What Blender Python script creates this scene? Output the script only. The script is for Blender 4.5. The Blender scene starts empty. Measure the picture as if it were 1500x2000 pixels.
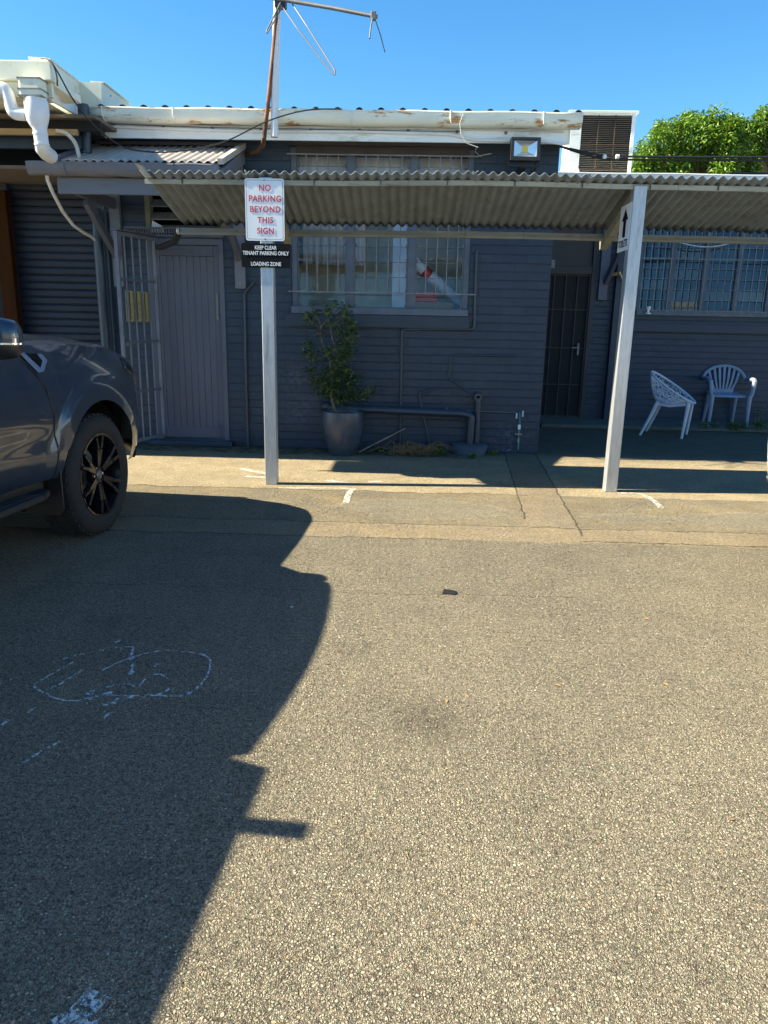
import bpy, bmesh, math, random
from mathutils import Vector, Matrix
import numpy as np
R_ = math.radians
SC = bpy.context.scene
COL = SC.collection
random.seed(7)

# ---------------------------------------------------------------- camera
F, H = 1440.0, 1.37                      # focal length in pixels of a 1500 x 2000 picture, eye height
PITCH, YAW, ROLL = R_(14.5), R_(1.6), R_(1.15)
fw = Vector((-math.sin(YAW)*math.cos(PITCH), math.cos(YAW)*math.cos(PITCH), -math.sin(PITCH)))
rt0 = Vector((math.cos(YAW), math.sin(YAW), 0)); up0 = rt0.cross(fw)
rt = rt0*math.cos(ROLL) + up0*math.sin(ROLL)
up = -rt0*math.sin(ROLL) + up0*math.cos(ROLL)
cd = bpy.data.cameras.new('camera'); cam = bpy.data.objects.new('camera', cd); COL.objects.link(cam)
cam.matrix_world = Matrix(((rt.x, up.x, -fw.x, 0), (rt.y, up.y, -fw.y, 0), (rt.z, up.z, -fw.z, H), (0, 0, 0, 1)))
cd.sensor_fit = 'VERTICAL'; cd.sensor_height = 36; cd.lens = F/2000*36
cd.clip_start = 0.05; cd.clip_end = 2000
SC.camera = cam

def ray(px, py): return fw + rt*((px-750)/F) - up*((py-1000)/F)
def P(px, py, Y):                        # survey helper: point of the plane y = Y seen at a photo pixel
    d = ray(px, py); return Vector((0, 0, H)) + d*(Y/d.y)
def G(px, py, z=0.0):                    # the same for a level plane
    d = ray(px, py); return Vector((0, 0, H)) + d*((z-H)/d.z)

# ---------------------------------------------------------------- sky, sun, exposure
SUN_EL, SUN_DRIFT = 40.9, 4.2            # sun stands to the left (-X), a few degrees in front of the wall plane
w = bpy.data.worlds.new('World'); SC.world = w; w.use_nodes = True
nt = w.node_tree; nt.nodes.clear()
sky = nt.nodes.new('ShaderNodeTexSky'); sky.sky_type = 'NISHITA'; sky.sun_disc = False
sky.sun_elevation = R_(SUN_EL); sky.sun_rotation = R_(270 - SUN_DRIFT)
sky.altitude = 0; sky.air_density = 1.0; sky.dust_density = 0.0; sky.ozone_density = 5.0
bg = nt.nodes.new('ShaderNodeBackground'); bg.inputs['Strength'].default_value = 0.062
wo = nt.nodes.new('ShaderNodeOutputWorld')
hs = nt.nodes.new('ShaderNodeHueSaturation'); hs.inputs['Saturation'].default_value = 1.22; hs.inputs['Hue'].default_value = .493
nt.links.new(sky.outputs[0], hs.inputs['Color']); nt.links.new(hs.outputs[0], bg.inputs[0]); nt.links.new(bg.outputs[0], wo.inputs[0])
sl = bpy.data.lights.new('sun', 'SUN'); sl.energy = 5.0; sl.angle = R_(0.53); sl.color = (1.0, 0.875, 0.62)
so = bpy.data.objects.new('sun', sl); COL.objects.link(so)
sd = Vector((math.cos(R_(SUN_DRIFT))*math.cos(R_(SUN_EL)), math.sin(R_(SUN_DRIFT))*math.cos(R_(SUN_EL)), -math.sin(R_(SUN_EL))))
so.rotation_euler = sd.to_track_quat('-Z', 'Y').to_euler(); so.location = (-20, 0, 20)
SC.view_settings.view_transform = 'Standard'; SC.view_settings.look = 'None'
SC.view_settings.gamma = 1; SC.view_settings.exposure = 1.90; SC.view_settings.use_curve_mapping = False

YW, YR = 8.05, 10.9                       # planes of the front wall and of the recessed wall
# ---------------------------------------------------------------- materials
def srgb(r, g, b):
    f = lambda c: (c/255/12.92 if c/255 <= .04045 else ((c/255+.055)/1.055)**2.4)
    return (f(r), f(g), f(b))
class NT:
    def __init__(s, name):
        s.m = bpy.data.materials.new(name); s.m.use_nodes = True
        s.t = s.m.node_tree; s.t.nodes.clear()
        s.out = s.n('ShaderNodeOutputMaterial'); s.b = s.n('ShaderNodeBsdfPrincipled')
        s.l(s.b.outputs[0], s.out.inputs[0])
    def n(s, k, **kw):
        x = s.t.nodes.new(k)
        for a, v in kw.items(): setattr(x, a, v)
        return x
    def l(s, a, b): s.t.links.new(a, b)
    def put(s, sock, v):
        if hasattr(v, 'links') or hasattr(v, 'is_output'): s.l(v, sock)
        else: sock.default_value = v
    def pos(s): return s.n('ShaderNodeNewGeometry').outputs['Position']
    def obj(s): return s.n('ShaderNodeTexCoord').outputs['Object']
    def noise(s, vec, scale, detail=4, rough=.6, dist=0, col=False):
        x = s.n('ShaderNodeTexNoise'); s.l(vec, x.inputs['Vector'])
        x.inputs['Scale'].default_value = scale; x.inputs['Detail'].default_value = detail
        x.inputs['Roughness'].default_value = rough; x.inputs['Distortion'].default_value = dist
        return x.outputs['Color' if col else 'Fac']
    def ramp(s, fac, stops, interp='LINEAR'):
        x = s.n('ShaderNodeValToRGB'); x.color_ramp.interpolation = interp
        e = x.color_ramp.elements
        while len(e) < len(stops): e.new(0.5)
        for i, (p, c) in enumerate(stops):
            e[i].position = p
            e[i].color = (c, c, c, 1) if isinstance(c, (int, float)) else (*c, 1)
        s.l(fac, x.inputs[0]); return x.outputs[0]
    def mix(s, fac, a, b, mode='MIX'):
        x = s.n('ShaderNodeMix', data_type='RGBA', blend_type=mode)
        s.put(x.inputs[0], fac)
        for k, v in ((6, a), (7, b)):
            if isinstance(v, tuple): x.inputs[k].default_value = (*v[:3], 1)
            else: s.l(v, x.inputs[k])
        return x.outputs[2]
    def math(s, op, a, b=0.0, c=None):
        x = s.n('ShaderNodeMath', operation=op); s.put(x.inputs[0], a); s.put(x.inputs[1], b)
        if c is not None: s.put(x.inputs[2], c)
        return x.outputs[0]
    def scale(s, vec, v):
        x = s.n('ShaderNodeMapping'); s.l(vec, x.inputs[0]); x.inputs['Scale'].default_value = v; return x.outputs[0]
    def bump(s, h, strength=.3, dist=.01, normal=None):
        x = s.n('ShaderNodeBump'); x.inputs['Strength'].default_value = strength; x.inputs['Distance'].default_value = dist
        s.l(h, x.inputs['Height'])
        if normal is not None: s.l(normal, x.inputs['Normal'])
        return x.outputs[0]
    def fin(s, col=None, rough=None, metal=None, normal=None, **kw):
        if col is not None: s.put(s.b.inputs['Base Color'], (*col[:3], 1) if isinstance(col, tuple) else col)
        if rough is not None: s.put(s.b.inputs['Roughness'], rough)
        if metal is not None: s.put(s.b.inputs['Metallic'], metal)
        if normal is not None: s.l(normal, s.b.inputs['Normal'])
        for k, v in kw.items(): s.put(s.b.inputs[k.replace('_', ' ')], v)
        return s.m
MC = {}
def pm(name, col, rough=.6, metal=0, var=.18, scale=6, dirt=None, dlo=.55, dhi=.72, dscale=3, bump=0, bscale=60, stretch=(1, 1, 1), local=False, **kw):
    """painted / plain surface: tone variation, optional stains, fine bump"""
    if name in MC: return MC[name]
    t = NT(name); p = t.obj() if local else t.pos()
    n = t.noise(t.scale(p, stretch), scale, 6)
    c = t.mix(t.ramp(n, [(.3, 0), (.7, 1)]), tuple(x*(1-var) for x in col), tuple(min(1, x*(1+var)) for x in col))
    if dirt:
        dn = t.noise(t.scale(p, stretch), dscale, 8, .7)
        c = t.mix(t.ramp(dn, [(dlo, 0), (dhi, 1)]), c, dirt)
    r = t.math('ADD', t.math('MULTIPLY', t.noise(p, scale*3, 4), .25), rough-.12)
    nm = t.bump(t.noise(p, bscale, 4), bump, .004) if bump else None
    MC[name] = t.fin(c, r, metal, nm, **kw); return MC[name]

def ground_mat():
    t = NT('asphalt'); p = t.pos(); sep = t.n('ShaderNodeSeparateXYZ'); t.l(p, sep.inputs[0]); X, Y = sep.outputs[0], sep.outputs[1]
    def vor(scale, feat='F1', rnd=1.0):
        v = t.n('ShaderNodeTexVoronoi', feature=feat); v.inputs['Scale'].default_value = scale
        v.inputs['Randomness'].default_value = rnd; t.l(wp, v.inputs['Vector']); return v
    wp = t.mix(.004, p, t.noise(p, 90, 3, col=True), 'ADD')
    v1 = vor(105); v2 = vor(240); e1 = vor(105, 'DISTANCE_TO_EDGE'); e2 = vor(240, 'DISTANCE_TO_EDGE')
    s1 = t.n('ShaderNodeSeparateColor'); t.l(v1.outputs['Color'], s1.inputs[0])
    s2 = t.n('ShaderNodeSeparateColor'); t.l(v2.outputs['Color'], s2.inputs[0])
    stones = [(0, (.40, .365, .285)), (.25, (.46, .418, .325)), (.62, (.49, .445, .345)), (.90, (.51, .465, .36)), (.98, (.53, .49, .395)), (1, (.52, .33, .13))]
    c1 = t.ramp(s1.outputs[0], stones); c2 = t.ramp(s2.outputs[1], stones)
    pick = t.ramp(t.noise(p, 55, 3), [(.46, 0), (.54, 1)])
    c = t.mix(pick, c1, c2)
    c = t.mix(t.math('MULTIPLY', t.math('GREATER_THAN', s1.outputs[1], .72), .45), c, (.40, .31, .265)); c = t.mix(t.math('MULTIPLY', t.math('LESS_THAN', s1.outputs[1], .24), .45), c, (.29, .31, .235))
    pit = t.mix(pick, t.ramp(e1.outputs['Distance'], [(.0, 0), (.24, 1)]), t.ramp(e2.outputs['Distance'], [(.0, 0), (.16, 1)]))
    sunk = t.ramp(t.noise(p, 120, 4), [(.395, 0), (.475, 1)])
    c = t.mix(t.math('MULTIPLY', t.math('SUBTRACT', 1, pit), .62), c, (.05, .047, .042))
    c = t.mix(t.math('MULTIPLY', t.math('SUBTRACT', 1, sunk), .88), c, (.06, .056, .048))  # shadow inside the pits mixed into the colour as dark specks
    # wear: broad lighter / darker fields, tan dust
    c = t.mix(t.ramp(t.noise(p, .9, 6, .65), [(.35, .0), (.7, .55)]), c, t.mix(.5, c, (.40, .36, .27)))
    c = t.mix(t.ramp(t.noise(p, 2.3, 6, .7), [(.56, .0), (.75, .4)]), c, (.09, .085, .075))
    for ox, oy, r in ((.10, 2.35, .20), (1.45, 2.1, .10)):          # oil spots
        d = t.math('SQRT', t.math('ADD', t.math('POWER', t.math('SUBTRACT', X, ox), 2), t.math('POWER', t.math('SUBTRACT', Y, oy), 2)))
        d = t.math('ADD', d, t.math('MULTIPLY', t.math('SUBTRACT', t.noise(p, 9, 5), .5), .25))
        c = t.mix(t.ramp(t.math('DIVIDE', d, r), [(.2, .45), (1, 0)]), c, (.06, .056, .05))
    c0 = c
    # older strip of patched, dusty surface before the post line
    warp = t.math('MULTIPLY', t.math('SUBTRACT', t.noise(p, 1.1, 5), .5), .35)
    Yw = t.math('ADD', Y, warp)
    Ys = t.math('ADD', Y, t.math('MULTIPLY', t.math('SUBTRACT', t.noise(p, 2.6, 7, .7), .5), .20))
    band = t.math('MULTIPLY', t.math('GREATER_THAN', Ys, 4.62), t.math('LESS_THAN', Ys, 5.98))
    dust = t.ramp(t.noise(t.scale(p, (.8, 1.1, 1)), 3.0, 8, .72), [(.38, 0), (.62, .85)])
    cb = t.mix(t.math('MULTIPLY', dust, t.ramp(t.noise(p, 75, 5, .75), [(.40, .35), (.60, 1)])), c, t.mix(t.ramp(t.noise(p, 160, 3), [(.3, 0), (.7, 1)]), (.30, .24, .145), (.56, .45, .27)))
    c = t.mix(t.math('MULTIPLY', band, .9), c, cb)
    lips = []
    def ell(cx, cy, rx, ry):
        a = t.math('POWER', t.math('DIVIDE', t.math('SUBTRACT', X, cx), rx), 2); b = t.math('POWER', t.math('DIVIDE', t.math('SUBTRACT', Y, cy), ry), 2)
        q = t.math('ADD', t.math('ADD', a, b), t.math('MULTIPLY', t.math('SUBTRACT', t.noise(p, 3.5, 8, .75), .5), 3.2)); edge = t.math('MULTIPLY', t.ramp(q, [(.88, 0), (.97, 1), (1.03, 1), (1.15, 0)]), t.math('LESS_THAN', Y, cy)); edge = t.math('MULTIPLY', edge, t.ramp(t.noise(p, 9, 6, .75), [(.42, 0), (.55, 1)])); lips.append(edge)
        return t.ramp(q, [(.85, 1), (1.0, 0)])
    rough = t.math('MAXIMUM', ell(.15, 5.42, .72, .30), t.math('MAXIMUM', ell(2.75, 5.3, .75, .26), ell(1.65, 5.28, .35, .16)))
    c = t.mix(rough, c, t.mix(.2, c0, (.46, .43, .34)))
    for e_ in lips: c = t.mix(t.math('MULTIPLY', e_, .8), c, (.06, .05, .035))
    strip = t.math('MULTIPLY', t.math('GREATER_THAN', Ys, 4.62), t.math('LESS_THAN', Ys, 4.98))
    c = t.mix(t.math('MULTIPLY', strip, .5), c, t.mix(t.ramp(t.noise(p, 240, 3), [(.3, 0), (.7, 1)]), (.15, .118, .082), (.29, .232, .158)))
    # worn concrete apron along the building
    apron = t.math('GREATER_THAN', Ys, 5.98)
    fine = t.ramp(t.noise(p, 190, 4, .7), [(.3, 0), (.7, 1)])
    ca = t.mix(fine, (.27, .232, .165), (.50, .43, .305))
    ca = t.mix(t.ramp(t.noise(p, 1.3, 7, .7), [(.42, 0), (.62, .6)]), ca, (.47, .385, .25))
    ca = t.mix(t.ramp(t.noise(p, 60, 5, .75), [(.45, 0), (.60, .75)]), ca, (.24, .205, .145))
    ca = t.mix(t.ramp(t.noise(p, 3.2, 8, .75), [(.45, 0), (.72, .75)]), ca, (.24, .20, .14))
    ca = t.mix(t.ramp(Yw, [(0, 0), (1, 0)]), ca, ca)
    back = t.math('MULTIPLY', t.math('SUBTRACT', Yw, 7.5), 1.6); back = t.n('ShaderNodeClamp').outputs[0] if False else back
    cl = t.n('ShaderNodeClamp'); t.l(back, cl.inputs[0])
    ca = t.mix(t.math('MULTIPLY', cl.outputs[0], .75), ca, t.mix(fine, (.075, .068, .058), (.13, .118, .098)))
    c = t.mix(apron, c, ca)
    # service trench patch running to the wall between two saw cuts
    lx = t.math('ADD', t.math('MULTIPLY', t.math('SUBTRACT', Y, 4.6), .0705), .84)
    rx = t.math('ADD', t.math('MULTIPLY', t.math('SUBTRACT', Y, 5.0), .0656), 1.22)
    jig = t.math('MULTIPLY', t.math('SUBTRACT', t.noise(p, 7, 5), .5), .05)
    Xj = t.math('ADD', X, jig)
    inn = t.math('MULTIPLY', t.math('MULTIPLY', t.math('GREATER_THAN', Xj, lx), t.math('LESS_THAN', Xj, rx)), t.math('GREATER_THAN', Ys, 4.95))
    c = t.mix(t.math('MULTIPLY', inn, .55), c, t.mix(fine, (.15, .125, .095), (.235, .20, .15)))
    def crack(coord, at, wd, lo, hi, axis):
        a = t.math('ABSOLUTE', t.math('SUBTRACT', coord, at) if not hasattr(at, 'links') else t.math('SUBTRACT', coord, at))
        k = t.math('LESS_THAN', a, t.math('MULTIPLY', t.math('ADD', t.noise(p, 12, 4), .0), wd*1.3))
        return t.math('MULTIPLY', k, t.math('MULTIPLY', t.math('GREATER_THAN', axis, lo), t.math('LESS_THAN', axis, hi)))
    cr = crack(Ys, 5.98, .012, -9, 1.02, X)
    cr = t.math('MAXIMUM', cr, crack(Ys, 4.98, .010, -9, 9, X))
    cr = t.math('MAXIMUM', cr, crack(Ys, 4.62, .012, -9, .3, X))
    cr = t.math('MAXIMUM', cr, crack(Ys, 4.66, .016, 1.15, 9, X))
    cr = t.math('MAXIMUM', cr, crack(Ys, 3.62, .004, -3, .9, X))
    cr = t.math('MAXIMUM', cr, crack(Xj, lx, .009, 5.2, 8.1, Y))
    cr = t.math('MAXIMUM', cr, crack(Xj, rx, .011, 4.8, 8.1, Y))
    c = t.mix(t.math('MULTIPLY', cr, .65), c, (.03, .027, .022))
    # moss on the damp edge by the wall
    moss = t.math('MULTIPLY', t.math('GREATER_THAN', Yw, 7.62), t.math('LESS_THAN', X, .7))
    moss = t.math('MULTIPLY', moss, t.ramp(t.noise(p, 9, 6, .7), [(.42, 0), (.6, .8)]))
    c = t.mix(moss, c, (.055, .06, .022))
    grain = t.math('ADD', t.ramp(t.noise(p, 50, 6, .8), [(.36, .45), (.5, 1.08), (.64, 1.20)]), t.math('MULTIPLY', t.math('SUBTRACT', t.noise(p, 14, 5, .7), .5), .5))
    grain = t.math('ADD', grain, t.math('MULTIPLY', t.math('SUBTRACT', t.noise(p, 3.4, 5, .65), .5), .5)); grain = t.math('ADD', grain, t.math('ADD', .04, t.math('MULTIPLY', t.math('SUBTRACT', t.noise(p, .55, 4, .6), .5), .55)))
    gm = t.n('ShaderNodeCombineXYZ'); [t.l(grain, gm.inputs[k]) for k in range(3)]
    c = t.mix(1.0, c, gm.outputs[0], 'MULTIPLY')
    hgt = t.math('MULTIPLY', pit, sunk)
    smooth = t.math('SUBTRACT', 1, t.math('MULTIPLY', t.math('MAXIMUM', apron, t.math('MAXIMUM', strip, inn)), .6))
    dome = t.mix(pick, t.math('SUBTRACT', 1, v1.outputs['Distance']), t.math('SUBTRACT', 1, v2.outputs['Distance']))
    hh = t.math('ADD', t.math('MULTIPLY', hgt, .7), t.math('MULTIPLY', dome, .6))
    hh = t.math('ADD', hh, t.math('MULTIPLY', s1.outputs[2], .45))
    hh = t.math('MULTIPLY', hh, t.math('MAXIMUM', smooth, rough)); hh = t.math('ADD', hh, t.math('MULTIPLY', rough, .8))
    hh = t.math('SUBTRACT', hh, t.math('MULTIPLY', cr, 1.2))
    hh = t.math('ADD', hh, t.math('MULTIPLY', t.noise(p, 48, 5, .65), 1.1)); nb = t.bump(hh, 1.0, .016)
    nb = t.bump(t.noise(p, 28, 5, .7), .35, .012, nb)
    nb = t.bump(t.noise(p, 2.0, 4), .35, .05, nb)
    return t.fin(c, .92, 0, nb, Specular_IOR_Level=.2)

def brick_mat(name, col, col2, axis='X'):
    t = NT(name); p = t.pos(); sep = t.n('ShaderNodeSeparateXYZ'); t.l(p, sep.inputs[0])
    cm = t.n('ShaderNodeCombineXYZ'); t.l(sep.outputs[0 if axis == 'X' else 1], cm.inputs[0]); t.l(sep.outputs[2], cm.inputs[1])
    wv = t.mix(.006, cm.outputs[0], t.noise(p, 6, 3, col=True), 'ADD')
    b = t.n('ShaderNodeTexBrick'); t.l(wv, b.inputs['Vector'])
    for k, v in (('Scale', 1), ('Mortar Size', .0055), ('Mortar Smooth', .35), ('Bias', 0), ('Brick Width', .24), ('Row Height', .086)): b.inputs[k].default_value = v
    b.inputs['Color1'].default_value = (0, 0, 0, 1); b.inputs['Color2'].default_value = (1, 1, 1, 1); b.inputs['Mortar'].default_value = (.4, .4, .4, 1)
    c = t.mix(b.outputs['Color'], col, col2)
    soft = t.ramp(t.noise(t.scale(p, (3, 3, 20)), 1.2, 4), [(.35, 0), (.65, 1)])       # perpends painted over here and there
    sw = t.n('ShaderNodeSeparateXYZ'); t.l(wv, sw.inputs[0]); fr = t.math('FRACT', t.math('DIVIDE', sw.outputs[1], .086))
    hl = t.ramp(t.math('MINIMUM', fr, t.math('SUBTRACT', 1, fr)), [(.03, 1), (.085, 0)])
    hl = t.math('MULTIPLY', hl, t.ramp(t.noise(t.scale(p, (2.2, 2.2, 14)), 1.6, 5, .7), [(.30, .25), (.55, 1)]))
    mort = t.math('MAXIMUM', hl, t.math('MULTIPLY', b.outputs['Fac'], t.math('ADD', .2, t.math('MULTIPLY', soft, .8))))
    c = t.mix(t.math('MULTIPLY', mort, .40), c, tuple(x*.35 for x in col))
    c = t.mix(t.ramp(t.noise(p, 1.6, 7, .65), [(.4, 0), (.72, .5)]), c, tuple(x*1.35 for x in col2))
    c = t.mix(t.ramp(t.noise(p, 26, 5, .8), [(.67, 0), (.76, .5)]), c, (.12, .13, .15))
    c = t.mix(t.math('MULTIPLY', t.ramp(t.noise(p, 2.7, 8, .8), [(.60, 0), (.74, .45)]), t.noise(p, 60, 3)), c, (.10, .12, .16))   # chips and scuffs
    for q in ((P(572, 735, YW), .22), (P(585, 800, YW), .26), (P(640, 900, YW), .2), (P(1000, 855, YW), .3)):      # pale scuffs and salt bloom
        dv = t.n('ShaderNodeVectorMath', operation='DISTANCE'); t.l(p, dv.inputs[0]); dv.inputs[1].default_value = q[0]
        sc_ = t.math('MULTIPLY', t.ramp(t.math('DIVIDE', dv.outputs['Value'], q[1]), [(.1, .8), (1, 0)]), t.ramp(t.noise(p, 18, 7, .75), [(.46, 0), (.62, 1)]))
        c = t.mix(sc_, c, (.085, .115, .17))
    h = t.math('SUBTRACT', t.math('MULTIPLY', t.noise(p, 70, 5, .7), .35), mort)
    h = t.math('ADD', h, t.math('MULTIPLY', t.noise(p, 8, 3), .6))
    return t.fin(c, t.math('ADD', .32, t.math('MULTIPLY', t.noise(p, 14, 5), .3)), 0, t.bump(h, .6, .006))

def glass_mat(name, tint=(.85, .9, .9), refl=.35):
    if name in MC: return MC[name]
    t = NT(name); t.t.nodes.remove(t.b)
    tr = t.n('ShaderNodeBsdfTransparent'); tr.inputs[0].default_value = (*tint, 1)
    gl = t.n('ShaderNodeBsdfGlossy'); gl.inputs['Roughness'].default_value = .03
    t.l(t.bump(t.noise(t.pos(), 1.6, 2), .05, .01), gl.inputs['Normal'])
    lw = t.n('ShaderNodeLayerWeight'); lw.inputs[0].default_value = refl
    mx = t.n('ShaderNodeMixShader'); t.l(t.math('ADD', lw.outputs['Fresnel'], .05), mx.inputs[0])
    t.l(tr.outputs[0], mx.inputs[1]); t.l(gl.outputs[0], mx.inputs[2]); t.l(mx.outputs[0], t.out.inputs[0])
    MC[name] = t.m; return t.m

def paint_mat(name, col):
    t = NT(name); p = t.obj(); n = t.noise(p, 7, 3)
    c = t.mix(t.ramp(n, [(.3, 0), (.7, 1)]), tuple(x*.93 for x in col), col)
    return t.fin(c, .38, .35, None, Coat_Weight=1.0, Coat_Roughness=.035)

def mark_mat():
    t = NT('white_road_paint'); p = t.pos()
    a = t.ramp(t.noise(p, 42, 6, .75), [(.445, 0), (.54, .9)])
    a = t.math('MULTIPLY', a, t.ramp(t.noise(p, 150, 3), [(.36, .35), (.50, 1)]))
    c = t.mix(t.noise(p, 20, 4), (.46, .46, .46), (.66, .66, .65))
    tr = t.n('ShaderNodeBsdfTransparent'); mx = t.n('ShaderNodeMixShader'); t.fin(c, .7)
    t.l(a, mx.inputs[0]); t.l(tr.outputs[0], mx.inputs[1]); t.l(t.b.outputs[0], mx.inputs[2]); t.l(mx.outputs[0], t.out.inputs[0]); return t.m

def leaf_mat(name, a, b, c3):
    t = NT(name); g = t.n('ShaderNodeNewGeometry'); p = g.outputs['Position']
    r = g.outputs['Random Per Island']
    c = t.ramp(r, [(0, a), (.55, b), (1, c3)])
    c = t.mix(t.ramp(t.noise(p, .9, 3), [(.4, 0), (.65, .5)]), c, tuple(x*.75 for x in a))
    t.fin(c, .42)
    tl = t.n('ShaderNodeBsdfTranslucent'); t.l(c, tl.inputs[0]); mx = t.n('ShaderNodeMixShader'); mx.inputs[0].default_value = .28
    t.l(t.b.outputs[0], mx.inputs[1]); t.l(tl.outputs[0], mx.inputs[2]); t.l(mx.outputs[0], t.out.inputs[0]); return t.m

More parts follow.
